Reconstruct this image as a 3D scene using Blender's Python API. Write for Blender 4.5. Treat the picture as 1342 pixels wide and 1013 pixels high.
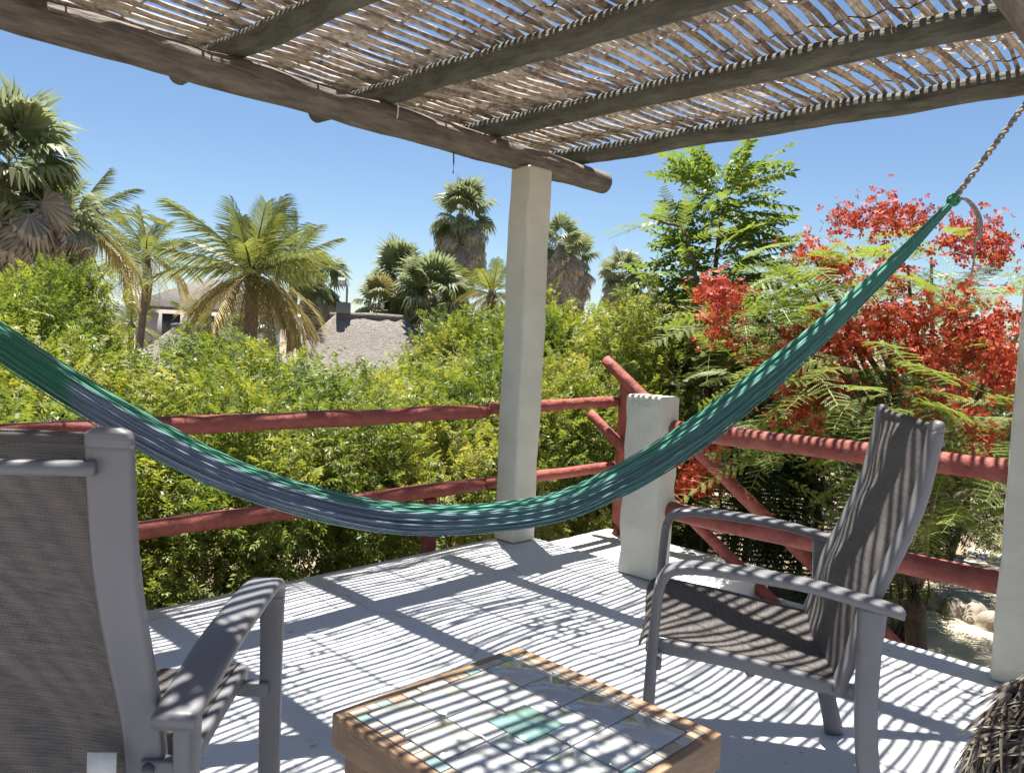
import bpy, bmesh, math, random
import numpy as np
from mathutils import Vector, Matrix

for o in list(bpy.data.objects):
    bpy.data.objects.remove(o)
S = bpy.context.scene
COL = S.collection
rnd = random.Random(7)
rng = np.random.default_rng(7)

# ------------------------------------------------------------------ camera
FPX = 1030.0; PPX = np.array([671.0, 506.5]); EYE = 1.2
def cdir(px, py): return np.array([px - PPX[0], py - PPX[1], FPX])
_x = cdir(1680, 490.); _x /= np.linalg.norm(_x)
_y = cdir(-382, 394.); _y -= _x * (_x @ _y); _y /= np.linalg.norm(_y)
_z = np.cross(_x, _y)
RW = np.array([_x, _y, _z])
CAM = np.array([0, 0, EYE])
def ray(px, py):
    v = RW @ cdir(px, py); return v / np.linalg.norm(v)
def on(px, py, axis, val):
    v = ray(px, py); return CAM + v * ((val - CAM[axis]) / v[axis])
def at(px, py, dist):            # point seen at a pixel, at a horizontal distance
    v = ray(px, py); return CAM + v * (dist / math.hypot(v[0], v[1]))
cd = bpy.data.cameras.new('camera'); cam = bpy.data.objects.new('camera', cd); COL.objects.link(cam)
cd.sensor_width = 36; cd.lens = 36 * FPX / 1342; cd.clip_start = 0.05; cd.clip_end = 5000
M = Matrix.Identity(4)
for i in range(3):
    M[i][0] = RW[i, 0]; M[i][1] = -RW[i, 1]; M[i][2] = -RW[i, 2]; M[i][3] = CAM[i]
cam.matrix_world = M
S.camera = cam

# ------------------------------------------------------------------ sky, sun, exposure
SUN = Vector((0.135, 0.225, 1.0)).normalized()
w = bpy.data.worlds.new('World'); S.world = w; w.use_nodes = True
nt = w.node_tree; bg = nt.nodes['Background']
sk = nt.nodes.new('ShaderNodeTexSky'); sk.sky_type = 'NISHITA'; sk.sun_disc = False
sk.sun_elevation = math.asin(SUN.z); sk.sun_rotation = math.atan2(SUN.x, SUN.y)
sk.altitude = 0; sk.air_density = 1.0; sk.dust_density = 0.1; sk.ozone_density = 5.0
nt.links.new(sk.outputs[0], bg.inputs[0]); bg.inputs[1].default_value = 0.050
sl = bpy.data.lights.new('sun', 'SUN'); so = bpy.data.objects.new('sun', sl); COL.objects.link(so)
sl.energy = 5.0; sl.angle = math.radians(0.5); sl.color = (1.0, 0.955, 0.88)
so.rotation_euler = SUN.to_track_quat('Z', 'Y').to_euler(); so.location = (0, 0, 30)
S.view_settings.view_transform = 'Standard'; S.view_settings.look = 'None'
S.view_settings.exposure = 1.46; S.view_settings.gamma = 1
S.render.resolution_x = 1024; S.render.resolution_y = 772

# ------------------------------------------------------------------ helpers
def nmat(name):
    m = bpy.data.materials.new(name); m.use_nodes = True
    t = m.node_tree; return m, t, t.nodes['Principled BSDF'], t.nodes.new, t.links.new
def ramp(t, stops, fac):
    r = t.nodes.new('ShaderNodeValToRGB'); e = r.color_ramp.elements
    while len(e) < len(stops): e.new(0.5)
    for k, (p, c) in enumerate(stops):
        e[k].position = p; e[k].color = (*c, 1)
    t.links.new(fac, r.inputs[0]); return r.outputs[0]
def mat(name, c1, c2=None, scale=6, rough=0.6, bump=0.15, bscale=40, stretch=(1, 1, 1), spec=0.5, coat=0, detail=6, bdist=0.01):
    m, t, b, N, L = nmat(name)
    c2 = c2 or tuple(x * 0.75 for x in c1)
    tc = N('ShaderNodeTexCoord'); mp = N('ShaderNodeMapping'); mp.inputs['Scale'].default_value = stretch
    L(tc.outputs['Object'], mp.inputs[0])
    n = N('ShaderNodeTexNoise'); n.inputs['Scale'].default_value = scale; n.inputs['Detail'].default_value = detail; n.inputs['Roughness'].default_value = 0.65
    L(mp.outputs[0], n.inputs[0])
    L(ramp(t, [(0.3, c2), (0.7, c1)], n.outputs[0]), b.inputs['Base Color'])
    b.inputs['Roughness'].default_value = rough; b.inputs['Specular IOR Level'].default_value = spec
    b.inputs['Coat Weight'].default_value = coat
    if bump:
        n2 = N('ShaderNodeTexNoise'); n2.inputs['Scale'].default_value = bscale; n2.inputs['Detail'].default_value = 6
        L(mp.outputs[0], n2.inputs[0])
        bp = N('ShaderNodeBump'); bp.inputs['Strength'].default_value = bump; bp.inputs['Distance'].default_value = bdist
        L(n2.outputs[0], bp.inputs['Height']); L(bp.outputs[0], b.inputs['Normal'])
    return m
def leafmat(name, stops, trans=0.35, rough=0.45, spec=0.35, tcol=None, patch=0):
    m, t, b, N, L = nmat(name)
    g = N('ShaderNodeNewGeometry'); oi = N('ShaderNodeObjectInfo')
    mx = N('ShaderNodeMath'); mx.operation = 'MULTIPLY_ADD'; mx.inputs[1].default_value = 0.7
    m2 = N('ShaderNodeMath'); m2.operation = 'MULTIPLY'; m2.inputs[1].default_value = 0.3
    L(oi.outputs['Random'], m2.inputs[0]); L(g.outputs['Random Per Island'], mx.inputs[0]); L(m2.outputs[0], mx.inputs[2])
    fo = mx.outputs[0]
    if patch:
        pn = N('ShaderNodeTexNoise'); pn.inputs['Scale'].default_value = 1.6; pn.inputs['Detail'].default_value = 3; L(g.outputs['Position'], pn.inputs[0])
        p1 = N('ShaderNodeMath'); p1.operation = 'SUBTRACT'; p1.inputs[1].default_value = .5; L(pn.outputs[0], p1.inputs[0])
        p2 = N('ShaderNodeMath'); p2.operation = 'MULTIPLY_ADD'; p2.inputs[1].default_value = patch; L(p1.outputs[0], p2.inputs[0]); L(fo, p2.inputs[2]); fo = p2.outputs[0]
    c = ramp(t, stops, fo)
    L(c, b.inputs['Base Color']); b.inputs['Roughness'].default_value = rough; b.inputs['Specular IOR Level'].default_value = spec
    if trans:
        tr = N('ShaderNodeBsdfTranslucent'); ms = N('ShaderNodeMixShader'); ms.inputs[0].default_value = trans
        if tcol:
            mc = N('ShaderNodeMix'); mc.data_type = 'RGBA'; mc.blend_type = 'MULTIPLY'; mc.inputs[0].default_value = 1
            L(c, mc.inputs[6]); mc.inputs[7].default_value = (*tcol, 1); L(mc.outputs[2], tr.inputs[0])
        else: L(c, tr.inputs[0])
        L(b.outputs[0], ms.inputs[1]); L(tr.outputs[0], ms.inputs[2])
        L(ms.outputs[0], t.nodes['Material Output'].inputs[0])
    return m

class MB:
    """collects vertices and faces (quads / tris) for one mesh"""
    def __init__(s): s.v = []; s.f = []; s.fb = []; s.n = 0
    def add(s, v, f):
        v = np.asarray(v, float); s.v.append(v)
        s.f += [tuple(i + s.n for i in q) for q in f]; s.n += len(v)
    def box(s, x0, x1, y0, y1, z0, z1):
        s.add([(x, y, z) for z in (z0, z1) for y in (y0, y1) for x in (x0, x1)],
              [(0, 2, 3, 1), (4, 5, 7, 6), (0, 1, 5, 4), (2, 6, 7, 3), (0, 4, 6, 2), (1, 3, 7, 5)])
    def tube(s, pts, rad, n=8, cap=True, noise=0, ell=(1, 1), up=(0, 0, 1), seed=None):
        pts = np.asarray(pts, float); k = len(pts)
        rad = np.full(k, rad) if np.isscalar(rad) else np.asarray(rad)
        tn = np.gradient(pts, axis=0); tn /= np.linalg.norm(tn, axis=1)[:, None] + 1e-9
        V = []; up = np.array(up, float)
        for i in range(k):
            a = np.cross(up, tn[i])
            if np.linalg.norm(a) < 0.05: a = np.cross((0.3, 1, 0), tn[i])
            a /= np.linalg.norm(a); b = np.cross(tn[i], a)
            for j in range(n):
                th = 2 * math.pi * (j + 0.5) / n
                r = rad[i] * (1 + (rng.normal() * noise if noise else 0))
                V.append(pts[i] + a * math.cos(th) * r * ell[0] + b * math.sin(th) * r * ell[1])
        F = [(i * n + j, i * n + (j + 1) % n, (i + 1) * n + (j + 1) % n, (i + 1) * n + j) for i in range(k - 1) for j in range(n)]
        if cap: F += [tuple(range(n - 1, -1, -1)), tuple(range((k - 1) * n, k * n))]
        s.add(V, F)
    def mesh(s, name, smooth=False):
        me = bpy.data.meshes.new(name)
        V = np.concatenate(s.v) if s.v else np.zeros((0, 3))
        me.vertices.add(len(V)); me.vertices.foreach_set('co', V.astype(np.float32).ravel())
        li = np.concatenate([np.fromiter((i for q in s.f for i in q), dtype=np.int32)] + [q.ravel().astype(np.int32) for q in s.fb])
        ln = np.concatenate([np.fromiter((len(q) for q in s.f), dtype=np.int32)] + [np.full(len(q), q.shape[1], dtype=np.int32) for q in s.fb])
        me.loops.add(len(li)); me.loops.foreach_set('vertex_index', li)
        me.polygons.add(len(ln)); me.polygons.foreach_set('loop_start', np.concatenate([[0], np.cumsum(ln)[:-1]]).astype(np.int32))
        if smooth: me.polygons.foreach_set('use_smooth', np.ones(len(ln), dtype=bool))
        me.update(calc_edges=True); me.validate()
        return me
    def build(s, name, m, parent=None, smooth=False, bevel=0, seg=2):
        me = s.mesh(name, smooth)
        if bevel:
            bm = bmesh.new(); bm.from_mesh(me)
            bmesh.ops.bevel(bm, geom=bm.edges[:], offset=bevel, segments=seg, affect='EDGES', profile=0.5)
            if smooth:
                for f in bm.faces: f.smooth = True
            bm.to_mesh(me); bm.free()
        me.materials.append(m)
        return link(name, me, parent)
def link(name, me, parent=None):
    o = bpy.data.objects.new(name, me); COL.objects.link(o)
    if parent: o.parent = parent
    return o
def thing(name, label, cat, loc=(0, 0, 0), rz=0, group=None, kind=None):
    o = bpy.data.objects.new(name, None); COL.objects.link(o); o.location = loc; o.rotation_euler = (0, 0, rz)
    return tag(o, label, cat, group, kind)
def tag(o, label=None, cat=None, group=None, kind=None):
    if label: o['label'] = label
    if cat: o['category'] = cat
    if group: o['group'] = group
    if kind: o['kind'] = kind
    return o
def spline(p, n):
    p = np.asarray(p, float); k = len(p); out = []
    q = np.vstack([2 * p[0] - p[1], p, 2 * p[-1] - p[-2]])
    for t in np.linspace(0, k - 1, n):
        i = min(int(t), k - 2); u = t - i; a, b, c, d = q[i:i + 4]
        out.append(0.5 * (2 * b + (c - a) * u + (2 * a - 5 * b + 4 * c - d) * u * u + (3 * b - a - 3 * c + d) * u ** 3))
    return np.array(out)
def batch(mb, tv, tf, T, P, scl):
    """append template (tv, tf) with rotation matrices T (n,3,3), positions P, scales"""
    n, k = len(P), len(tv)
    V = np.einsum('nij,kj->nki', T, tv) * scl[:, None, None] + P[:, None, :]
    mb.v.append(V.reshape(-1, 3))
    o = mb.n + np.arange(n) * k
    for m_ in sorted({len(q) for q in tf}):
        q = np.array([f_ for f_ in tf if len(f_) == m_])
        mb.fb.append((o[:, None, None] + q[None]).reshape(-1, m_))
    mb.n += n * k
def frames(d, roll):
    """rotation matrices whose Y axis is d (n,3), rolled"""
    d = d / np.linalg.norm(d, axis=1)[:, None]
    up = np.tile([0, 0, 1.0], (len(d), 1)); par = np.abs(d[:, 2]) > 0.97; up[par] = [1, 0, 0]
    x = np.cross(d, up); x /= np.linalg.norm(x, axis=1)[:, None]; z = np.cross(x, d)
    c, s_ = np.cos(roll)[:, None], np.sin(roll)[:, None]
    x2 = x * c + z * s_; z2 = z * c - x * s_
    return np.stack([x2, d, z2], axis=2)

# ------------------------------------------------------------------ materials
def floor_mat():
    m, t, b, N, L = nmat('white_painted_concrete')
    tc = N('ShaderNodeTexCoord'); n = N('ShaderNodeTexNoise'); n.inputs['Scale'].default_value = 1.7; n.inputs['Detail'].default_value = 9; n.inputs['Roughness'].default_value = .7
    L(tc.outputs['Object'], n.inputs[0])
    c = ramp(t, [(0.28, (.50, .505, .52)), (0.45, (.62, .63, .66)), (0.7, (.67, .68, .71))], n.outputs[0])
    n3 = N('ShaderNodeTexNoise'); n3.inputs['Scale'].default_value = 26; n3.inputs['Detail'].default_value = 4; L(tc.outputs['Object'], n3.inputs[0])
    sp = ramp(t, [(0.27, (.5, .47, .43)), (0.36, (1, 1, 1))], n3.outputs[0])
    mx = N('ShaderNodeMix'); mx.data_type = 'RGBA'; mx.blend_type = 'MULTIPLY'; mx.inputs[0].default_value = .8
    L(c, mx.inputs[6]); L(sp, mx.inputs[7])
    dn = N('ShaderNodeTexNoise'); dn.inputs['Scale'].default_value = 3.5; dn.inputs['Detail'].default_value = 6; L(tc.outputs['Object'], dn.inputs[0])
    va = N('ShaderNodeMix'); va.data_type = 'VECTOR'; va.inputs[0].default_value = .16; L(tc.outputs['Object'], va.inputs[4]); L(dn.outputs['Color'], va.inputs[5])
    vo = N('ShaderNodeTexVoronoi'); vo.feature = 'DISTANCE_TO_EDGE'; vo.inputs['Scale'].default_value = .95; L(va.outputs[1], vo.inputs[0])
    cr = ramp(t, [(0.0, (.55, .53, .5)), (0.006, (1, 1, 1))], vo.outputs['Distance'])
    my = N('ShaderNodeMix'); my.data_type = 'RGBA'; my.blend_type = 'MULTIPLY'; my.inputs[0].default_value = .75; L(mx.outputs[2], my.inputs[6]); L(cr, my.inputs[7]); L(my.outputs[2], b.inputs['Base Color'])
    b.inputs['Roughness'].default_value = .5; b.inputs['Specular IOR Level'].default_value = .4
    n2 = N('ShaderNodeTexNoise'); n2.inputs['Scale'].default_value = 9; n2.inputs['Detail'].default_value = 10; L(tc.outputs['Object'], n2.inputs[0])
    bp = N('ShaderNodeBump'); bp.inputs['Strength'].default_value = .25; bp.inputs['Distance'].default_value = .02
    L(n2.outputs[0], bp.inputs['Height']); L(bp.outputs[0], b.inputs['Normal'])
    return m
M_floor = floor_mat()
M_ground = mat('sandy_soil', (.30, .235, .16), (.17, .125, .08), scale=1.3, rough=.95, bump=.5, bscale=14, bdist=.05)
M_path = mat('sand_path', (.52, .45, .34), (.40, .33, .24), scale=3, rough=.95, bump=.3, bscale=30)
M_col = mat('beige_plaster', (.66, .645, .55), (.53, .515, .43), scale=4.5, rough=.85, bump=.6, bscale=13, bdist=.012, detail=10)
def red_mat():
    m, t, b, N, L = nmat('red_painted_log')
    g = N('ShaderNodeNewGeometry'); n = N('ShaderNodeTexNoise'); n.inputs['Scale'].default_value = 7; n.inputs['Detail'].default_value = 9; n.inputs['Roughness'].default_value = .7; L(g.outputs['Position'], n.inputs[0])
    c = ramp(t, [(0.30, (.17, .045, .035)), (0.48, (.28, .074, .057)), (0.66, (.35, .11, .085))], n.outputs[0])
    n2 = N('ShaderNodeTexNoise'); n2.inputs['Scale'].default_value = 38; n2.inputs['Detail'].default_value = 6; L(g.outputs['Position'], n2.inputs[0])
    ch = ramp(t, [(0.66, (0, 0, 0)), (0.70, (1, 1, 1))], n2.outputs[0])
    mx = N('ShaderNodeMix'); mx.data_type = 'RGBA'; L(ch, mx.inputs[0]); L(c, mx.inputs[6]); mx.inputs[7].default_value = (.24, .15, .11, 1); L(mx.outputs[2], b.inputs['Base Color'])
    b.inputs['Roughness'].default_value = .72; b.inputs['Specular IOR Level'].default_value = .35
    n3 = N('ShaderNodeTexNoise'); n3.inputs['Scale'].default_value = 16; n3.inputs['Detail'].default_value = 8; L(g.outputs['Position'], n3.inputs[0])
    bp = N('ShaderNodeBump'); bp.inputs['Strength'].default_value = .7; bp.inputs['Distance'].default_value = .025; L(n3.outputs[0], bp.inputs['Height']); L(bp.outputs[0], b.inputs['Normal'])
    return m
M_red = red_mat()
M_wood = mat('weathered_log', (.235, .20, .172), (.075, .062, .052), scale=24, rough=.9, bump=1.0, bscale=40, stretch=(.22, 1, 1), bdist=.02)
M_woodj = mat('weathered_rafter', (.165, .16, .128), (.055, .053, .040), scale=24, rough=.9, bump=1.0, bscale=40, stretch=(1, .22, 1), bdist=.02)
def stick_mat():
    m, t, b, N, L = nmat('reed_stick')
    tc = N('ShaderNodeTexCoord'); oi = N('ShaderNodeObjectInfo'); g = N('ShaderNodeNewGeometry')
    n = N('ShaderNodeTexNoise'); n.inputs['Scale'].default_value = 30; n.inputs['Detail'].default_value = 5; L(g.outputs['Position'], n.inputs[0])
    a = N('ShaderNodeMath'); a.operation = 'ADD'; L(n.outputs[0], a.inputs[0]); 
    sc = N('ShaderNodeMath'); sc.operation = 'MULTIPLY_ADD'; sc.inputs[1].default_value = .35; sc.inputs[2].default_value = -.18; L(oi.outputs['Random'], sc.inputs[0]); L(sc.outputs[0], a.inputs[1])
    L(ramp(t, [(0.3, (.17, .13, .098)), (0.5, (.37, .30, .235)), (0.72, (.58, .50, .41))], a.outputs[0]), b.inputs['Base Color'])
    b.inputs['Roughness'].default_value = .7; b.inputs['Specular IOR Level'].default_value = .3
    bp = N('ShaderNodeBump'); bp.inputs['Strength'].default_value = .6; bp.inputs['Distance'].default_value = .006
    L(n.outputs[0], bp.inputs['Height']); L(bp.outputs[0], b.inputs['Normal'])
    return m
M_stick = stick_mat()
M_twine = mat('dark_twine', (.10, .075, .05), rough=.9)
M_metal = mat('grey_powder_coat', (.19, .188, .20), (.16, .158, .168), scale=3, rough=.42, bump=.06, bscale=120, spec=.5, bdist=.002)
def sling_mat():
    m, t, b, N, L = nmat('grey_sling_mesh')
    uv = N('ShaderNodeTexCoord')
    mp = N('ShaderNodeMapping'); mp.inputs['Scale'].default_value = (1, 1, 1); L(uv.outputs['UV'], mp.inputs[0])
    wv = N('ShaderNodeTexWave'); wv.inputs['Scale'].default_value = 75; wv.inputs['Distortion'].default_value = 2.2; wv.inputs['Detail Scale'].default_value = 3; wv.bands_direction = 'X'; L(mp.outputs[0], wv.inputs[0])
    w2 = N('ShaderNodeTexWave'); w2.inputs['Scale'].default_value = 75; w2.inputs['Distortion'].default_value = 2.2; w2.bands_direction = 'Y'; L(mp.outputs[0], w2.inputs[0])
    mu = N('ShaderNodeMath'); mu.operation = 'MULTIPLY'; L(wv.outputs['Fac'], mu.inputs[0]); L(w2.outputs['Fac'], mu.inputs[1])
    n = N('ShaderNodeTexNoise'); n.inputs['Scale'].default_value = 14; n.inputs['Detail'].default_value = 8; n.inputs['Roughness'].default_value = .75
    ms = N('ShaderNodeMapping'); ms.inputs['Scale'].default_value = (1, 9, 1); L(uv.outputs['UV'], ms.inputs[0]); L(ms.outputs[0], n.inputs[0])
    ad = N('ShaderNodeMath'); ad.operation = 'MULTIPLY_ADD'; ad.inputs[1].default_value = .38; L(mu.outputs[0], ad.inputs[0]); L(n.outputs[0], ad.inputs[2])
    L(ramp(t, [(0.38, (.075, .067, .066)), (0.82, (.27, .245, .23))], ad.outputs[0]), b.inputs['Base Color'])
    b.inputs['Roughness'].default_value = .75
    bp = N('ShaderNodeBump'); bp.inputs['Strength'].default_value = .5; bp.inputs['Distance'].default_value = .002; L(mu.outputs[0], bp.inputs['Height']); L(bp.outputs[0], b.inputs['Normal'])
    tr = N('ShaderNodeBsdfTranslucent'); tr.inputs[0].default_value = (.30, .27, .25, 1)
    mx = N('ShaderNodeMixShader'); mx.inputs[0].default_value = .35
    L(b.outputs[0], mx.inputs[1]); L(tr.outputs[0], mx.inputs[2]); L(mx.outputs[0], t.nodes['Material Output'].inputs[0])
    return m
M_sling = sling_mat()
M_tag = mat('white_tag', (.7, .7, .68), rough=.7)
M_bark = mat('bark', (.16, .115, .08), (.07, .05, .035), scale=12, rough=.95, bump=.8, bscale=25, bdist=.03)
M_palmtrunk = mat('palm_trunk', (.25, .20, .16), (.13, .105, .085), scale=6, rough=.95, bump=.8, bscale=9, stretch=(1, 1, 5), bdist=.05)

# ------------------------------------------------------------------ ground, patio, stairs, path
GZ = -1.2
g = MB(); n = 40
xs = np.concatenate([np.linspace(-60, 60, 61), [90, 150, 300, 800, 2500]]); xs = np.concatenate([[-2500, -800, -300, -150, -90], xs])
gv = [(x, y, GZ + (0.05 * math.sin(x * 1.3) * math.cos(y * 1.1) if abs(x) < 60 and abs(y) < 60 else 0)) for y in xs for x in xs]
k = len(xs)
g.add(gv, [(j * k + i, j * k + i + 1, (j + 1) * k + i + 1, (j + 1) * k + i) for j in range(k - 1) for i in range(k - 1)])
tag(g.build('ground', M_ground, smooth=True), kind='structure')
p = MB(); p.box(-2.2, 3.50, -2.0, 3.30, GZ - .1, 0)
tag(p.build('patio_floor', M_floor, bevel=.012), kind='structure')
p = MB(); p.box(3.505, 4.75, 2.25, 3.55, GZ - .1, -.20)
for i in range(6):
    y1 = 2.245 - .26 * i
    p.box(3.505, 4.75, y1 - .255, y1, GZ - .1, -.20 - .167 * (i + 1))
tag(p.build('stairs', M_floor, bevel=.008), kind='structure')
p = MB(); path = spline([(5.6, -1.5), (6.3, .3), (7.5, 1.6), (8.8, 2.0), (11, 1.9)], 30)
V = []; F = []
for i, q in enumerate(path):
    d = path[min(i + 1, 29)] - path[max(i - 1, 0)]; d /= np.linalg.norm(d); nn = np.array([-d[1], d[0]])
    for sgn in (-1, -.5, 0, .5, 1):
        wv_ = .62 + .1 * math.sin(i * 1.1 + sgn); a = q + nn * sgn * wv_
        V.append((a[0], a[1], GZ + .075 - .02 * abs(sgn)))
    if i: F += [((i - 1) * 5 + j, (i - 1) * 5 + j + 1, i * 5 + j + 1, i * 5 + j) for j in range(4)]
p.add(V, F); tag(p.build('garden_path', M_path, smooth=True), kind='structure')
# far low hill
h = MB(); V = []; F = []
for i in range(41):
    az = math.radians(20 + i * 2.5)
    for j, (d_, hz) in enumerate([(900, GZ), (1150, 10 + 9 * math.sin(i * .7) + 6 * math.sin(i * 1.9)), (1500, GZ)]):
        V.append((d_ * math.cos(az), d_ * math.sin(az), hz))
    if i: F += [((i - 1) * 3 + j, (i - 1) * 3 + j + 1, i * 3 + j + 1, i * 3 + j) for j in range(2)]
h.add(V, F); tag(h.build('distant_hill', mat('hill_scrub', (.13, .15, .15), rough=1, bump=0), smooth=True), kind='structure')

# ------------------------------------------------------------------ columns
def column(x0, x1, y0, y1, z0, z1, label, name='concrete_column'):
    r = thing(name, label, 'column', ((x0 + x1) / 2, (y0 + y1) / 2, z0), group=None)
    hx, hy = (x1 - x0) / 2, (y1 - y0) / 2; mb = MB(); nz = 14
    V = []; F = []
    for i in range(nz + 1):
        for a, b in ((-1, -1), (1, -1), (1, 1), (-1, 1)):
            V.append((a * hx + rnd.gauss(0, .003), b * hy + rnd.gauss(0, .003), (z1 - z0) * i / nz))
        if i: F += [((i - 1) * 4 + j, (i - 1) * 4 + (j + 1) % 4, i * 4 + (j + 1) % 4, i * 4 + j) for j in range(4)]
    F += [(3, 2, 1, 0), tuple(nz * 4 + j for j in range(4))]
    mb.add(V, F); me = mb.mesh('shaft')
    bm = bmesh.new(); bm.from_mesh(me)
    ed = [e for e in bm.edges if e.calc_face_angle(0) > 1]
    bmesh.ops.bevel(bm, geom=ed, offset=.016, segments=3, affect='EDGES', profile=.5)
    bm.to_mesh(me); bm.free(); me.materials.append(M_col)
    link('shaft', me, r)
    return r
column(3.265, 3.455, 3.12, 3.285, .001, 2.185, 'tall beige square column under the end of the roof log')
column(3.325, 3.485, 2.19, 2.415, .001, .94, 'short beige concrete stub pillar beside the stair opening', 'stub_pillar')
column(3.36, 3.485, .42, .70, .001, 2.185, 'tall beige column where the hammock rope is tied')
column(-.60, -.36, 3.04, 3.28, .001, 2.185, 'tall beige column tied to the green end of the hammock')

# ------------------------------------------------------------------ pergola
perg = thing('pergola', 'rustic log pergola roofed with woven reed sticks', 'pergola', (3.335, 3.2, 2.18))
PO = np.array([3.335, 3.2, 2.18])
def logpath(a, b, n, wob): 
    t = np.linspace(0, 1, n)[:, None]; p_ = np.array(a) * (1 - t) + np.array(b) * t
    return p_ + rng.normal(0, wob, p_.shape)
def logrod(name, a, b, r, m, parent, off=np.zeros(3), wob=.004, taper=1., nseg=None, sides=14, knots=()):
    L_ = np.linalg.norm(np.array(b) - np.array(a)); nseg = nseg or max(6, int(L_ / .09))
    c = logpath(a, b, nseg, wob); c = np.array([c[max(0, i - 1):i + 2].mean(0) for i in range(nseg)]); c[0] = a; c[-1] = b
    rad = r * np.linspace(1, taper, nseg) * (1 + .03 * np.sin(np.arange(nseg) * .9 + r * 99) + rng.normal(0, .012, nseg))
    rad[0] *= .93; rad[-1] *= .93
    mb = MB(); mb.tube(c - off, rad, n=sides, noise=.012)
    for kx, kr in knots:
        i = int(kx * (nseg - 1)); q = c[i] - off + np.array([0, -.012, -r * .72])
        mb.tube([q + (-.06, 0, .03), q + (-.03, 0, -.005), q + (.02, 0, -.012), q + (.06, 0, .03)], [kr * .4, kr, kr * .8, kr * .2], n=9, noise=.06)
    return mb.build(name, m, parent, smooth=True)
logrod('beam', (-1.6, 3.25, 2.27), (4.10, 3.25, 2.235), .074, M_wood, perg, PO, wob=.005)
logrod('beam', (-1.6, .60, 2.26), (3.62, .60, 2.25), .076, M_wood, perg, PO, wob=.006)
JX = [3.88, 3.11, 2.34, 1.575, .80, .02, -.75]
for x in JX:
    logrod('rafter', (x, {1.575: 3.85, 2.34: 3.88}.get(x, 3.70), 2.372), (x + .02, -1.0, 2.375), .054, M_woodj, perg, PO, wob=.006, taper=rnd.uniform(.9, 1.08))
# a bent nail under the beam and a loop of binding wire
mb = MB(); mb.tube(np.array([(2.79, 3.24, 2.19), (2.795, 3.24, 2.12), (2.79, 3.235, 2.06)]) - PO, .004, n=6)
mb.build('hanging_wire', M_twine, perg)
mb = MB(); mb.tube(spline([(2.33, 3.17, 2.33), (2.35, 3.168, 2.325), (2.36, 3.165, 2.29), (2.36, 3.17, 2.24)], 10) - PO, .004, n=6)
mb.build('binding_wire', M_tag, perg)
# reed mat
mat_o = bpy.data.objects.new('reed_mat', None); COL.objects.link(mat_o); mat_o.parent = perg
def stick_geo(x0, L_, y, row):
    n_ = max(8, int(L_ / .105)); x = np.linspace(x0, x0 + L_, n_); dense = 1.0 if y > 1.6 else .93
    ph = 1.6 * math.sin(y * 1.7) + .6 * math.sin(y * 4.1)
    yy = y + .016 * np.sin(x * 6.1 + ph) + .010 * np.sin(x * 2.3 + ph * 2) + rng.normal(0, .0022, n_)
    zz = 2.446 + (.009 if row % 2 else -.009) * np.sin((x - .35) * math.pi / .385) + .012 * np.sin(x * 1.9 + y * 2.2) + rng.normal(0, .0018, n_)
    rd = rnd.uniform(.0100, .0132) * dense * np.linspace(1.06, .88, n_) * (1 + rng.normal(0, .07, n_))
    return np.stack([x, yy, zz], 1), rd
far = MB(); count = 0; y = 3.97; row = 0
while y > -1.0:
    x = 4.0 - rnd.uniform(0, .08)
    while x > -1.4:
        L_ = rnd.uniform(1.5, 2.0); x0 = x - L_; P_, rd = stick_geo(x0, L_, y, row)
        if x > .75 and .30 < y < 3.72 and count < 300:
            c0 = P_[0].copy(); mb = MB(); mb.tube(P_ - c0, rd, n=6, noise=.05)
            o = mb.build('stick', M_stick, mat_o, smooth=True); o.location = c0 - PO; count += 1
        else:
            far.tube(P_ - PO, rd, n=5)
        x = x0 + rnd.uniform(0, .10)
    row += 1
    y -= (.026 if y > 3.70 else .0365 if y > 1.5 else .0385) * rnd.uniform(.90, 1.10)
tag(far.build('stick_rows', M_stick, mat_o, smooth=True), kind='stuff')
for i in range(len(JX) - 1):
    for fr, r_ in ((.5, .0065), (.16, .004), (.86, .004)):
        xx = JX[i] * (1 - fr) + JX[i + 1] * fr
        ys = np.linspace(3.96, -.95, 70); z = 2.444 + .011 * np.cos(np.arange(70) * math.pi)
        mb = MB(); mb.tube(np.stack([xx + rng.normal(0, .004, 70) + .02 * np.sin(ys * 1.3 + i), ys, z], 1) - PO, r_, n=5)
        mb.build('binding_cane', M_stick if fr == .5 else M_twine, mat_o)

# ------------------------------------------------------------------ railings
def rail_thing(name, label, items, cat='railing', base=(0, 0, 0)):
    t = thing(name, label, cat, base)
    for nm, a, b, r in items:
        logrod(nm, a, b, r, M_red, t, np.array(base), wob=.003, sides=12)
    return t
rail_thing('log_railing', 'red painted log railing running in front of the green hedge', [
    ('rail', (-1.4, 3.47, .745), (3.33, 3.46, .745), .043), ('rail', (3.33, 3.44, .765), (4.62, 3.44, .775), .038),
    ('rail', (-1.4, 3.47, .30), (3.33, 3.46, .295), .042), ('rail', (3.33, 3.44, .30), (4.62, 3.44, .30), .037),
    ('post', (-1.0, 3.47, -1.19), (-1.0, 3.47, .70), .05), ('post', (1.05, 3.47, -1.19), (1.05, 3.47, .25), .045), ('post', (2.92, 3.47, -1.19), (2.92, 3.47, .25), .045)], base=(1.0, 3.47, -1.19))
rail_thing('stair_handrail', 'red log handrail sloping down beside the stairs on one upright', [
    ('post', (4.66, 3.40, -.20), (4.68, 3.40, .955), .048), ('rail', (4.62, 3.56, 1.07), (4.62, .95, -.74), .044),
    ('rail', (4.60, 3.66, .665), (4.60, 1.05, -1.10), .040), ('post', (4.68, 1.15, -1.19), (4.68, 1.15, -.60), .052)], base=(4.66, 3.40, -.20))
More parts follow.
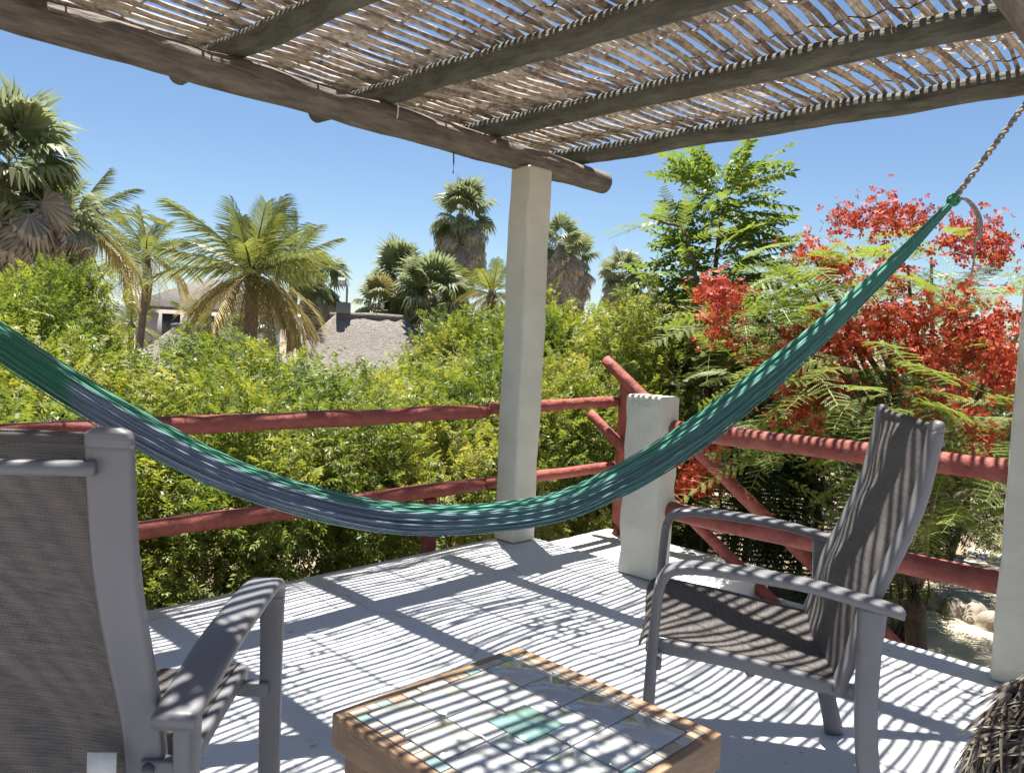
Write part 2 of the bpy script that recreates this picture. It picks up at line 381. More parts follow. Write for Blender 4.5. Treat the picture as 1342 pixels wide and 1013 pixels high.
rail_thing('terrace_railing', 'red log railing between the stub pillar and the hammock column', [
    ('rail', (3.44, 2.30, .775), (3.44, .55, .785), .046), ('rail', (3.44, 2.30, .355), (3.44, .55, .355), .046)], base=(3.44, 1.4, .1))

# ------------------------------------------------------------------ chairs
def sweep_uz(path, s0, wl, wn, n=None, bev=.35):
    """rounded rectangular bar along a (u,z) or (u,z,s) path; wl lateral, wn in-plane width (scalars or arrays)"""
    path = np.asarray(path, float); n = n or max(8, len(path) * 5)
    c = spline(path, n); tn = np.gradient(c, axis=0); tn = tn[:, :2] / (np.linalg.norm(tn[:, :2], axis=1)[:, None])
    nr = np.stack([-tn[:, 1], tn[:, 0]], 1); mb = MB(); V = []; m_ = 12
    wl = np.interp(np.linspace(0, 1, n), np.linspace(0, 1, len(np.atleast_1d(wl))), np.atleast_1d(wl))
    wn = np.interp(np.linspace(0, 1, n), np.linspace(0, 1, len(np.atleast_1d(wn))), np.atleast_1d(wn))
    for i in range(n):
        ss = s0 if c.shape[1] == 2 else c[i, 2]
        for j in range(m_):
            th = 2 * math.pi * (j + .5) / m_; cx, sx = math.cos(th), math.sin(th)
            e = .45
            a = math.copysign(abs(cx) ** e, cx) * wl[i] / 2; b = math.copysign(abs(sx) ** e, sx) * wn[i] / 2
            V.append((ss + a, c[i, 0] + nr[i, 0] * b, c[i, 1] + nr[i, 1] * b))
    F = [(i * m_ + j, i * m_ + (j + 1) % m_, (i + 1) * m_ + (j + 1) % m_, (i + 1) * m_ + j) for i in range(n - 1) for j in range(m_)]
    F += [tuple(range(m_ - 1, -1, -1)), tuple(range((n - 1) * m_, n * m_))]
    mb.add(V, F); return mb
def sling(path, hw, sag, n=40, mcols=14, thick=.004, flare=None):
    c = spline(path, n); tn = np.gradient(c, axis=0); tn /= np.linalg.norm(tn, axis=1)[:, None]; nr = np.stack([-tn[:, 1], tn[:, 0]], 1)
    V = []; uv = []
    for side in (0, 1):
        for i in range(n):
            for j in range(mcols + 1):
                q = -1 + 2 * j / mcols; f_ = sag * (1 - q * q) * math.sin(math.pi * min(1, max(0, (i + 2) / (n + 3)))) + .004 * math.sin(i * .55 + q * 3) * (1 - q * q)
                off = -f_ - side * thick
                V.append((q * hw, c[i, 0] + nr[i, 0] * off, c[i, 1] + nr[i, 1] * off)); uv.append((q * hw, i / n * .6))
    m1 = mcols + 1; F = []
    for i in range(n - 1):
        for j in range(mcols):
            a = i * m1 + j; F.append((a, a + 1, a + m1 + 1, a + m1)); o_ = n * m1 + a; F.append((o_, o_ + m1, o_ + m1 + 1, o_ + 1))
    N_ = n * m1
    for i in range(n - 1):
        for j in (0, mcols):
            a = i * m1 + j; F.append((a, a + m1, a + m1 + N_, a + N_))
    for j in range(mcols):
        for i in (0, n - 1):
            a = i * m1 + j; F.append((a, a + 1, a + 1 + N_, a + N_))
    mb = MB(); mb.add(V, F); me = mb.mesh('sling', True)
    ul = me.uv_layers.new(name='UVMap'); li = np.zeros(len(me.loops), dtype=np.int32); me.loops.foreach_get('vertex_index', li)
    ul.data.foreach_set('uv', np.array(uv)[li].astype(np.float32).ravel())
    me.materials.append(M_sling); return me
BACK = [(-.40, .385), (-.428, .47), (-.452, .58), (-.49, .68), (-.527, .78), (-.553, .87), (-.568, .965), (-.578, 1.045)]
SEAT = [(.080, .432), (.064, .455), (.03, .462), (-.06, .455), (-.2, .437), (-.33, .418), (-.425, .405)]
def make_chair(label, x, y, hd, tagside=False):
    t = thing('patio_chair', label, 'chair', (x, y, 0), hd - math.pi / 2, 'grey sling patio chairs')
    for s_ in (-1, 1):
        b = sweep_uz(BACK[:-1] + [(-.576, 1.035)], s_ * .262, .062, .026, n=40).build('back_rail', M_metal, t, smooth=True)
        sweep_uz([(-.5752, 1.030), (-.5768, 1.040), (-.5780, 1.049), (-.5786, 1.0545)], s_ * .262, [.0626, .0622, .056, .034], [.0266, .0262, .022, .012], n=14).build('end_cap', M_metal, b, smooth=True)
        sweep_uz([(.06, .438), (.0, .437), (-.15, .424), (-.3, .402), (-.44, .383)], s_ * .262, .028, .036, n=24).build('seat_rail', M_metal, t, smooth=True)
        sweep_uz([(-.515, .612), (-.42, .632), (-.30, .654), (-.12, .667), (-.03, .665), (.012, .652), (.030, .625)], s_ * .330, [.066, .072, .072, .066, .056], .024, n=44).build('armrest', M_metal, t, smooth=True)
        sweep_uz([(.030, .625), (.036, .585), (.042, .45), (.048, .2), (.05, .001)], s_ * .330, [.056, .050, .046, .046, .046], .026, n=24).build('front_leg', M_metal, t, smooth=True)
        sweep_uz([(-.452, .622), (-.452, .50), (-.455, .36), (-.475, .2), (-.525, .001)], s_ * .330, .030, [.066, .052, .05, .05, .055], n=26).build('rear_leg', M_metal, t, smooth=True)
        mb = MB(); mb.box(min(s_ * .262, s_ * .33), max(s_ * .262, s_ * .33), .018, .042, .40, .432); mb.build('bracket', M_metal, t, bevel=.004)
        mb = MB(); mb.box(min(s_ * .262, s_ * .33), max(s_ * .262, s_ * .33), -.462, -.438, .50, .524); mb.build('bracket', M_metal, t, bevel=.004)
        mb = MB(); mb.tube([(s_ * .275, -.46, .512), (s_ * .275, -.478, .512)], [.011, .007], n=10, up=(1, 0, 0)); mb.build('bolt', M_metal, t, smooth=True)
    link('back_sling', sling(BACK, .236, .035, n=44), t)
    link('seat_sling', sling(SEAT[::-1], .255, .030, n=40), t)
    mb = MB(); mb.tube([(-.25, -.592, 1.000), (-.1, -.598, .998), (.1, -.598, .998), (.25, -.592, 1.000)], .011, n=10); mb.build('cross_bar', M_metal, t, smooth=True)
    mb = MB(); mb.tube([(-.25, -.20, .395), (0, -.20, .375), (.25, -.20, .395)], .013, n=10); mb.build('seat_brace', M_metal, t, smooth=True)
    mb = MB(); mb.tube(np.array([(x_, -.571 - .0, 1.036) for x_ in np.linspace(-.236, .236, 12)]), .008, n=8); mb.build('hem', M_sling, t, smooth=True)
    if tagside:
        mb = MB(); mb.box(.190, .233, -.478, -.474, .485, .545); mb.build('care_tag', M_tag, t)
    return t
make_chair('grey sling chair facing sideways between tiled table and red railing', 1.919, 1.193, 2.129)
make_chair('grey sling chair with its back turned and a white care tag', .584, 1.724, .813, True)

# ------------------------------------------------------------------ tiled table
TX0, TX1, TY0, TY1, TZ = .885, 1.432, .755, 1.335, .42
tb = thing('tiled_table', 'low wooden table with white tiles and a turquoise centre tile', 'table', ((TX0 + TX1) / 2, (TY0 + TY1) / 2, 0))
TO = np.array([(TX0 + TX1) / 2, (TY0 + TY1) / 2, 0])
M_oak = mat('brown_table_wood', (.38, .24, .14), (.24, .145, .08), scale=8, rough=.55, bump=.3, bscale=30, stretch=(1, 1, 6))
M_grout = mat('grey_grout', (.30, .29, .27), rough=.9, bscale=200)
def tbox(nm, a, m, bevel=.003, parent=None):
    mb = MB(); mb.box(a[0] - TO[0], a[1] - TO[0], a[2] - TO[1], a[3] - TO[1], a[4], a[5]); return mb.build(nm, m, parent or tb, bevel=bevel)
rw = .022
tbox('apron', (TX0, TX1, TY1 - rw, TY1, .345, TZ - .001), M_oak); tbox('apron', (TX0, TX1, TY0, TY0 + rw, .345, TZ - .001), M_oak)
tbox('apron', (TX0, TX0 + rw, TY0 + rw, TY1 - rw, .345, TZ - .001), M_oak); tbox('apron', (TX1 - rw, TX1, TY0 + rw, TY1 - rw, .345, TZ - .001), M_oak)
for lx in (TX0 + .02, TX1 - .07):
    for ly in (TY0 + .02, TY1 - .07):
        tbox('leg', (lx, lx + .05, ly, ly + .05, .001, .40), M_oak)
tbox('board', (TX0 + rw, TX1 - rw, TY0 + rw, TY1 - rw, .395, .4125), M_grout, bevel=0)
def tmat(nm, c, rough=.08): return mat(nm, c, tuple(x * .88 for x in c), scale=14, rough=rough, bump=.05, bscale=25, spec=.6, coat=.35)
TW = [tmat('white_tile_%s' % s_, c) for s_, c in (('a', (.55, .56, .56)), ('b', (.50, .52, .54)), ('c', (.57, .57, .55)), ('d', (.47, .50, .52)))]
TT = tmat('turquoise_tile', (.20, .34, .31))
TB = [tmat('border_tile_%s' % s_, c, .25) for s_, c in (('cream', (.52, .45, .34)), ('clay', (.42, .27, .19)), ('grey', (.38, .36, .33)), ('sand', (.48, .37, .26)), ('aqua', (.28, .42, .41)), ('pale', (.54, .51, .46)))]
gx = [.936, 1.046, 1.158, 1.270, 1.381]; gy = [.806, .924, 1.045, 1.166, 1.284]; J = .0022; CT_ = .055; cX, cY = 1.158, 1.045
def extrude(nm, poly, m, z0, z1):
    n_ = len(poly); mb = MB(); mb.add([(x - TO[0], y - TO[1], z0) for x, y in poly] + [(x - TO[0], y - TO[1], z1) for x, y in poly],
        [tuple(range(n_ - 1, -1, -1)), tuple(range(n_, 2 * n_))] + [(k_, (k_ + 1) % n_, n_ + (k_ + 1) % n_, n_ + k_) for k_ in range(n_)])
    return mb.build(nm, m, tb, bevel=.0012, seg=1)
for i in range(4):
    for j in range(4):
        x0, x1, y0, y1 = gx[i] + J, gx[i + 1] - J, gy[j] + J, gy[j + 1] - J; P4 = [(x0, y0), (x1, y0), (x1, y1), (x0, y1)]
        if i in (1, 2) and j in (1, 2):
            c_ = CT_ + J
            P4 = {(1, 1): [(x0, y0), (x1, y0), (x1, cY - c_), (cX - c_, cY - c_), (cX - c_, y1), (x0, y1)], (2, 1): [(x0, y0), (x1, y0), (x1, y1), (cX + c_, y1), (cX + c_, cY - c_), (x0, cY - c_)],
                  (2, 2): [(x1, y0), (x1, y1), (x0, y1), (x0, cY + c_), (cX + c_, cY + c_), (cX + c_, y0)], (1, 2): [(x0, y0), (cX - c_, y0), (cX - c_, cY + c_), (x1, cY + c_), (x1, y1), (x0, y1)]}[(i, j)]
        extrude('tile', P4, rnd.choice(TW), .4125, .4202 + rnd.uniform(-.0008, .0008))
extrude('centre_tile', [(cX - CT_, cY - CT_), (cX + CT_, cY - CT_), (cX + CT_, cY + CT_), (cX - CT_, cY + CT_)], TT, .4125, .4205)
def border(x0, x1, y0, y1, along):
    a = x0 if along == 'x' else y0; e = x1 if along == 'x' else y1
    while a < e - .008:
        L_ = rnd.uniform(.022, .05); b = min(a + L_, e)
        if e - b < .012: b = e
        bb = (a + .001, b - .0015, y0, y1) if along == 'x' else (x0, x1, a + .001, b - .0015)
        tbox('border_tile', (*bb, .4128, .4196 + rnd.uniform(-.0006, .0006)), rnd.choice(TB), bevel=.001); a = b
o_ = rw + .002; bwid = .0245
border(TX0 + o_, TX1 - o_, TY1 - o_ - bwid, TY1 - o_, 'x'); border(TX0 + o_, TX1 - o_, TY0 + o_, TY0 + o_ + bwid, 'x')
border(TX0 + o_, TX0 + o_ + bwid, TY0 + o_ + bwid + .001, TY1 - o_ - bwid - .001, 'y'); border(TX1 - o_ - bwid, TX1 - o_, TY0 + o_ + bwid + .001, TY1 - o_ - bwid - .001, 'y')

# ------------------------------------------------------------------ hammock
def hamline(X): return 3.1 - (2.35 / 3.65) * (X + .3)
HM = [(-.05, 1.74), (.25, 1.40), (.56, 1.125), (.90, .865), (1.17, .715), (1.50, .622), (1.87, .638), (2.10, .735), (2.31, .882), (2.55, 1.10), (2.775, 1.335), (2.98, 1.57), (3.135, 1.765)]
HC = spline([(a, hamline(a), b) for a, b in HM], 110)
ham = thing('hammock', 'green and blue string hammock slung between two columns', 'hammock', (1.5, hamline(1.5), .56)); HO = np.array([1.5, hamline(1.5), .56])
cum = np.concatenate([[0], np.cumsum(np.linalg.norm(np.diff(HC, axis=0), axis=1))]); cum /= cum[-1]
Xs = HC[:, 0]
half_h = np.interp(Xs, [-.05, .25, .56, .9, 1.5, 1.87, 2.31, 2.55, 2.775, 3.0, 3.135], [.012, .030, .039, .041, .038, .036, .044, .039, .028, .016, .009])
half_t = np.interp(Xs, [-.05, .25, .56, 1.0, 1.6, 2.31, 2.775, 3.0, 3.135], [.011, .026, .034, .045, .058, .042, .022, .014, .009])
def ham_mat():
    m, t, b, N, L = nmat('hammock_string')
    at_ = N('ShaderNodeAttribute'); at_.attribute_name = 'UVMap'
    uv = N('ShaderNodeTexCoord'); sp = N('ShaderNodeSeparateXYZ'); L(uv.outputs['UV'], sp.inputs[0])
    n = N('ShaderNodeTexNoise'); n.inputs['Scale'].default_value = 1; mp = N('ShaderNodeMapping'); mp.inputs['Scale'].default_value = (2.0, 26, 1); L(uv.outputs['UV'], mp.inputs[0]); L(mp.outputs[0], n.inputs[0]); n.inputs['Detail'].default_value = 5
    # length-wise: green end, blue body, teal end; v-wise: green selvedges
    a = N('ShaderNodeMath'); a.operation = 'MULTIPLY_ADD'; a.inputs[1].default_value = .10; L(n.outputs[0], a.inputs[0]); 
    mi = N('ShaderNodeMath'); mi.operation = 'SUBTRACT'; mi.inputs[1].default_value = .05; L(sp.outputs[0], mi.inputs[0]); L(mi.outputs[0], a.inputs[2])
    body = ramp(t, [(0.0, (.010, .14, .06)), (0.262, (.016, .20, .105)), (0.270, (.20, .25, .33)), (0.47, (.20, .26, .35)), (0.56, (.15, .28, .31)), (0.68, (.11, .27, .25)), (1.0, (.055, .26, .21))], a.outputs[0])
    ends = ramp(t, [(0.0, (.016, .19, .09)), (0.5, (.09, .34, .24)), (1.0, (.02, .26, .18))], sp.outputs[0])
    v2 = N('ShaderNodeMath'); v2.operation = 'MULTIPLY_ADD'; v2.inputs[1].default_value = .22; L(n.outputs[0], v2.inputs[0]); L(sp.outputs[1], v2.inputs[2])
    sel = ramp(t, [(0.13, (1, 1, 1)), (0.17, (0, 0, 0)), (0.93, (0, 0, 0)), (1.0, (1, 1, 1))], v2.outputs[0])
    mx = N('ShaderNodeMix'); mx.data_type = 'RGBA'; L(sel, mx.inputs[0]); L(body, mx.inputs[6]); L(ends, mx.inputs[7])
    n2 = N('ShaderNodeTexNoise'); n2.inputs['Scale'].default_value = 1; n2.inputs['Detail'].default_value = 3; m2 = N('ShaderNodeMapping'); m2.inputs['Scale'].default_value = (5, 120, 1); L(uv.outputs['UV'], m2.inputs[0]); L(m2.outputs[0], n2.inputs[0])
    dk = ramp(t, [(0.3, (.58, .58, .62)), (0.6, (1.25, 1.25, 1.25))], n2.outputs[0])
    mm = N('ShaderNodeMix'); mm.data_type = 'RGBA'; mm.blend_type = 'MULTIPLY'; mm.inputs[0].default_value = 1; L(mx.outputs[2], mm.inputs[6]); L(dk, mm.inputs[7])
    L(mm.outputs[2], b.inputs['Base Color']); b.inputs['Roughness'].default_value = .75; b.inputs['Sheen Weight'].default_value = .25
    return m
M_ham = ham_mat()
def ham_mesh(profile_r, sides, strands):
    pass
mb = MB(); V = []; UV = []; ns = 64; k = len(HC)
tn = np.gradient(HC, axis=0); tn /= np.linalg.norm(tn, axis=1)[:, None]
rd_ = rng.uniform(-.22, .14, ns)
def hpoint(i, th, r):
    lat = np.cross(tn[i], (0, 0, 1)); lat /= np.linalg.norm(lat); nr = np.cross(lat, tn[i])
    # kidney section: open fold on top
    cx, sx = math.cos(th), math.sin(th)
    fold = .35 * max(0, sx) ** 6 * min(1, half_t[i] / .08)
    return HC[i] + lat * cx * half_t[i] * r + nr * (sx * r - fold) * half_h[i]
for i in range(k):
    for j in range(ns + 1):
        th = 2 * math.pi * j / ns - math.pi / 2 
        r = 1 + rd_[j % ns] * .6 + .03 * math.sin(i * .21 + j * 2.1) + rng.normal(0, .012)
        V.append(hpoint(i, th, r) - HO); UV.append((cum[i], 1 - abs(2 * j / ns - 1) if False else (.5 - .5 * math.cos(2 * math.pi * j / ns))))
F = [(i * (ns + 1) + j, i * (ns + 1) + j + 1, (i + 1) * (ns + 1) + j + 1, (i + 1) * (ns + 1) + j) for i in range(k - 1) for j in range(ns)]
mb.add(V, F)
uvs = list(UV)
bed_me = mb.mesh('bed', True)
ul = bed_me.uv_layers.new(name='UVMap'); li = np.zeros(len(bed_me.loops), dtype=np.int32); bed_me.loops.foreach_get('vertex_index', li)
ul.data.foreach_set('uv', np.array(uvs)[li].astype(np.float32).ravel()); bed_me.materials.append(M_ham)
bed = link('bed', bed_me, ham)
mb = MB(); UV = []
for q in range(230):
    th0 = rnd.uniform(0, 2 * math.pi); dr = rnd.uniform(-.03, .09) if q < 175 else rnd.uniform(.10, .34); fz = rnd.uniform(2, 7); ph = rnd.uniform(0, 6); am = rnd.uniform(.02, .10)
    i0, i1 = (0, k) if rnd.random() < .6 else sorted((rnd.randrange(0, k // 2), rnd.randrange(k // 2, k)))
    idx = list(range(i0, i1, 2))
    if len(idx) < 4: continue
    pts = np.array([hpoint(i, th0 + am * math.sin(cum[i] * fz * 6 + ph) - math.pi / 2, 1.0 + dr + .03 * math.sin(i * .5 + ph)) for i in idx]) - HO
    mb.tube(pts, .0022, n=3, cap=False)
    for i in idx: UV += [(cum[i], .5 - .5 * math.cos(th0))] * 3
sm = mb.mesh('strands', True); ul = sm.uv_layers.new(name='UVMap'); li = np.zeros(len(sm.loops), dtype=np.int32); sm.loops.foreach_get('vertex_index', li)
ul.data.foreach_set('uv', np.array(UV)[li].astype(np.float32).ravel()); sm.materials.append(M_ham)
tag(link('strands', sm, ham), kind='stuff')
M_rope = mat('grey_rope', (.36, .33, .30), (.18, .16, .15), scale=60, rough=.9, bump=.5, bscale=90)
def rope(name, a, b, r=.009, turns=14, parent=ham):
    a = np.array(a); b = np.array(b); mb = MB(); n_ = 60; d = (b - a) / np.linalg.norm(b - a)
    u = np.cross(d, (0, 0, 1)); u /= np.linalg.norm(u); v = np.cross(d, u)
    for ph in (0, math.pi):
        t_ = np.linspace(0, 1, n_); an = t_ * turns * 6.283 + ph
        mb.tube(a + np.outer(t_, b - a) + (np.outer(np.cos(an), u) + np.outer(np.sin(an), v)) * r * .7 - HO, r * .8, n=6)
    return mb.build(name, M_rope, parent, smooth=True)
KN = np.array([3.135, hamline(3.135), 1.768])
TOPR = np.array([3.40, hamline(3.40) + .02, 2.16])
rope('rope', KN, TOPR, .008, 9); rope('rope', HC[0], (-.38, 3.12, 2.12), .009, 9)
mb = MB()
for q in range(5):
    a_ = rng.uniform(0, 6.28, 14); tt = np.linspace(0, 6.28, 14)
    ax = np.array([rnd.gauss(0, 1), rnd.gauss(0, 1), rnd.gauss(0, 1)]); ax /= np.linalg.norm(ax); u = np.cross(ax, (.3, .5, .8)); u /= np.linalg.norm(u); v = np.cross(ax, u)
    mb.tube(KN + (np.outer(np.cos(tt), u) + np.outer(np.sin(tt), v)) * .017 + ax * .006 - HO, .0065, n=6)
mb.build('knot', M_ham, ham, smooth=True)
pl = lambda pts: np.array([KN + np.array(q) for q in pts])
mb = MB()
e1 = np.array([.84, -.54, 0])
for sgn in (0, 1):
    mb.tube(spline([KN, KN + e1 * (.05 + .012 * sgn) + (0, 0, .005), KN + e1 * (.105 + .014 * sgn) + (0, 0, -.05), KN + e1 * (.118 + .010 * sgn) + (0, 0, -.12), KN + e1 * .105 + (0, .01, -.135)], 22) - HO, .0048, n=6)
mb.tube(spline([KN + e1 * .105 + (0, 0, -.13), KN + e1 * .107 + (0, 0, -.2), KN + e1 * .100 + (0, 0, -.27)], 10) - HO, .0035, n=6)
mb.build('tie_loop', M_rope, ham, smooth=True)

# ------------------------------------------------------------------ thatch heap by the right column
M_thatch = leafmat('dry_thatch', [(0, (.045, .038, .032)), (.4, (.14, .12, .10)), (.75, (.28, .235, .185)), (1, (.42, .37, .31))], trans=0, rough=.8)
tc_ = on(1425, 1005, 2, .16)
tp = thing('thatch_heap', 'shaggy heap of dry palm thatch in front of the rope column', 'thatch', (tc_[0], tc_[1], 0))
mb = MB(); V = []; F = []
for i in range(13):
    for j in range(24):
        ph = math.pi / 2 * i / 12; th = 6.283 * j / 24; r = .22 * math.cos(ph) * (1 + .08 * math.sin(3 * th + i))
        V.append((r * math.cos(th), r * math.sin(th), .002 + .40 * math.sin(ph)))
    if i: F += [((i - 1) * 24 + j, (i - 1) * 24 + (j + 1) % 24, i * 24 + (j + 1) % 24, i * 24 + j) for j in range(24)]
mb.add(V, F); mb.build('core', mat('dark_thatch', (.035, .03, .026), rough=1), tp, smooth=True)
mb = MB(); n_ = 6000
th = rng.uniform(0, 6.283, n_); ph = np.arcsin(rng.uniform(0, 1, n_))
Pn = np.stack([np.cos(th) * np.cos(ph), np.sin(th) * np.cos(ph), np.sin(ph)], 1)
Ps = Pn * np.array([.23, .23, .41]) * rng.uniform(.96, 1.10, n_)[:, None]
tang = np.stack([-np.sin(th), np.cos(th), 0 * th], 1)
dv = Pn * .22 + tang * (.5 * np.sin(th * 3 + ph * 5) + rng.normal(0, .35, n_))[:, None] + np.stack([0 * th, 0 * th, -rng.uniform(.5, 1.1, n_)], 1)
Ps[:, 2] = np.maximum(Ps[:, 2], .03)
tv = np.array([(-.022, 0, 0), (.022, 0, 0), (-.02, .5, .05), (.02, .5, .05), (0, 1, -.02)]) ; tf = [(0, 1, 3, 2), (2, 3, 4)]
batch(mb, tv, tf, frames(dv, rng.uniform(-1, 1, n_)), Ps, rng.uniform(.10, .24, n_))
mb.v[-1][:, 2] = np.maximum(mb.v[-1][:, 2], .003)
tag(mb.build('fibres', M_thatch, tp), kind='stuff')

# ------------------------------------------------------------------ vegetation templates
def kite(b, d, nrm, L_, w_, cup=.15):
    """leaflet quad from base b along d"""
    d = np.array(d, float); d /= np.linalg.norm(d); sd = np.cross(d, nrm); sd /= np.linalg.norm(sd) + 1e-9; nn = np.cross(sd, d)
    b = np.array(b, float)
    return [b, b + d * L_ * .45 + sd * w_ / 2 + nn * w_ * cup, b + d * L_ - nn * L_ * .12, b + d * L_ * .45 - sd * w_ / 2 + nn * w_ * cup]
def pinnate(pairs, ll, lw, ang=60, bend=.25, term=True, rach=.008, r_=None):
    r_ = r_ or np.random.default_rng(1); V = []; F = []
    def rp(t): return np.array([0, t, -bend * t * t])
    def addq(q): 
        o = len(V); V.extend(q); F.append((o, o + 1, o + 2, o + 3))
    for i in range(pairs):
        t = .16 + .80 * i / max(1, pairs - 1); sz = ll * (1 - .45 * abs(t - .45))
        for sg in (-1, 1):
            a = math.radians(ang + r_.normal(0, 6)); d = (sg * math.sin(a), math.cos(a), -.25 + r_.normal(0, .16))
            addq(kite(rp(t), d, (r_.normal(0, .2), r_.normal(0, .2), 1), sz * r_.uniform(.85, 1.1), lw))
    if term: addq(kite(rp(.97), (0, 1, -.4), (0, 0, 1), ll * .8, lw))
    for a, b in ((0, .35), (.35, .7), (.7, 1)):
        p0, p1 = rp(a), rp(b); addq([p0 - (rach, 0, 0), p0 + (rach, 0, 0), p1 + (rach * .7, 0, 0), p1 - (rach * .7, 0, 0)])
    return np.array(V), F
def bipinnate(np_, pl_, nl, bend, seed):
    r_ = np.random.default_rng(seed); V = []; F = []
    def rp(t): return np.array([0, t, -bend * t * t])
    def addq(q): o = len(V); V.extend(q); F.append((o, o + 1, o + 2, o + 3))
    for i in range(np_):
        t = .18 + .80 * i / (np_ - 1); Lp = pl_ * math.sin(math.pi * (.18 + .70 * (i / (np_ - 1)) ** .9)) + .03
        for sg in (-1, 1):
            a = math.radians(64 + r_.normal(0, 5)); d = np.array([sg * math.sin(a), math.cos(a), -.15 + r_.normal(0, .1)]); d /= np.linalg.norm(d)
            o = rp(t); nrm = np.array([0, 0, 1.]); sd = np.cross(d, nrm); sd /= np.linalg.norm(sd)
            for j in range(nl):
                q = .06 + .94 * j / nl; c = o + d * Lp * q + np.array([0, 0, -.10 * Lp * q * q])
                for s2 in (-1, 1):
                    ld = d * .45 + sd * s2; ld /= np.linalg.norm(ld); l_ = .030 * (1 - .5 * q) ; w_ = Lp / nl * .31
                    addq([c - d * w_, c + d * w_, c + d * w_ + ld * l_ + (0, 0, -.006), c - d * w_ * .6 + ld * l_ + (0, 0, -.006)])
    for a, b in ((0, .35), (.35, .7), (.7, 1)):
        p0, p1 = rp(a), rp(b); addq([p0 - (.006, 0, 0), p0 + (.006, 0, 0), p1 + (.004, 0, 0), p1 - (.004, 0, 0)])
    return np.array(V), F
def tmesh(name, V, F, *mats):
    mb = MB(); mb.add(V, F); me = mb.mesh(name)
    for m in mats: me.materials.append(m)
    return me
def place(name, me, parent, pos, d, roll, sc, origin=(0, 0, 0)):
    o = link(name, me, parent); T = frames(np.array([d], float), np.array([roll]))[0]
    m4 = Matrix([[*(T[i] * sc), pos[i] - origin[i]] for i in range(3)] + [[0, 0, 0, 1]])
    o.matrix_local = m4; return o

M_hedge = leafmat('hedge_leaf', [(0, (.075, .125, .032)), (.35, (.155, .215, .05)), (.7, (.26, .30, .072)), (1, (.40, .37, .13))], patch=1.7, trans=.42, tcol=(1.25, 1.2, .5))
M_hedge2 = leafmat('tall_tree_leaf', [(0, (.09, .15, .045)), (.5, (.18, .25, .07)), (1, (.28, .33, .11))], trans=.42, tcol=(1.2, 1.2, .5))
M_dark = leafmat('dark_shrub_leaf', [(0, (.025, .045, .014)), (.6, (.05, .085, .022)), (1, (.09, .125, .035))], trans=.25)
M_poin = leafmat('poinciana_leaf', [(0, (.14, .20, .055)), (.5, (.22, .28, .08)), (1, (.31, .34, .13))], trans=.45, tcol=(1.2, 1.2, .5))
M_flower = leafmat('red_flower', [(0, (.31, .036, .018)), (.5, (.50, .082, .038)), (.85, (.58, .165, .085)), (1, (.62, .31, .21))], trans=.30, rough=.6)
M_coco = leafmat('coconut_frond', [(0, (.10, .135, .05)), (.5, (.18, .21, .08)), (1, (.32, .32, .16))], trans=.42, tcol=(1.2, 1.15, .5))
M_cocoy = leafmat('yellowing_frond', [(0, (.24, .20, .06)), (.6, (.36, .29, .10)), (1, (.46, .38, .19))], trans=.3)
M_fan = leafmat('fan_leaf', [(0, (.14, .18, .08)), (.5, (.24, .28, .13)), (1, (.36, .37, .22))], trans=.45)
M_dead = leafmat('dead_fan_leaf', [(0, (.27, .22, .165)), (.5, (.45, .38, .29)), (1, (.60, .54, .44))], trans=.35, rough=.8)

# ------------------------------------------------------------------ hedge shrubs
def shrub_foliage(seed, clumps, per, leaf, lw=.085, ll=.30, pairs=6, size=.15):
    r_ = np.random.default_rng(seed); mb = MB()
    tv, tf = pinnate(pairs, ll, lw, r_=r_)
    d = r_.normal(size=(clumps, 3)); d /= np.linalg.norm(d, axis=1)[:, None]; d[:, 2] = np.where(d[:, 2] < -.75, -d[:, 2], d[:, 2])
    lump = 1 + .13 * np.sin(d[:, 0] * 5 + seed) * np.cos(d[:, 1] * 4.3) + .08 * np.sin(d[:, 2] * 7 + seed * 2)
    c = d * (r_.uniform(.62, 1.0, clumps) ** .6 * lump)[:, None]
    c[:, :2] *= np.clip(1 + .20 * c[:, 2:3], .80, 1.06)
    P_ = np.repeat(c, per, axis=0) + r_.normal(0, .12, (clumps * per, 3))
    out = np.repeat(d, per, axis=0)
    dv = out * .8 + r_.normal(0, .55, P_.shape) + np.array([0, 0, .05])
    batch(mb, tv, tf, frames(dv, r_.normal(0, .5, len(P_))), P_, r_.uniform(.75, 1.2, len(P_)) * size)
    me = mb.mesh('foliage'); me.materials.append(leaf); return me
HV = [shrub_foliage(i + 3, 110, 26, M_hedge, lw=.10, ll=.33, size=.19) for i in range(4)]
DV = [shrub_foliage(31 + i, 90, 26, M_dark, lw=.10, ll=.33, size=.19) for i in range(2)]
def stem_mesh(parent, base, top, r, seed, nb=5, sp=.35):
    r_ = np.random.default_rng(seed); b = np.array(base); t = np.array(top); mb = MB()
    mid = (b + t) / 2 + r_.normal(0, .08, 3); mb.tube(spline([b, mid, t], 9), np.linspace(r, r * .5, 9), n=8, noise=.06)
    for i in range(nb):
        q = b + (t - b) * r_.uniform(.3, .9); e = q + np.array([r_.normal(0, sp), r_.normal(0, sp), r_.uniform(.2, .6)])
        mb.tube(spline([q, (q + e) / 2 + r_.normal(0, .05, 3), e], 6), np.linspace(r * .45, r * .15, 6), n=6)
    return mb.build('trunk', M_bark, parent, smooth=True)
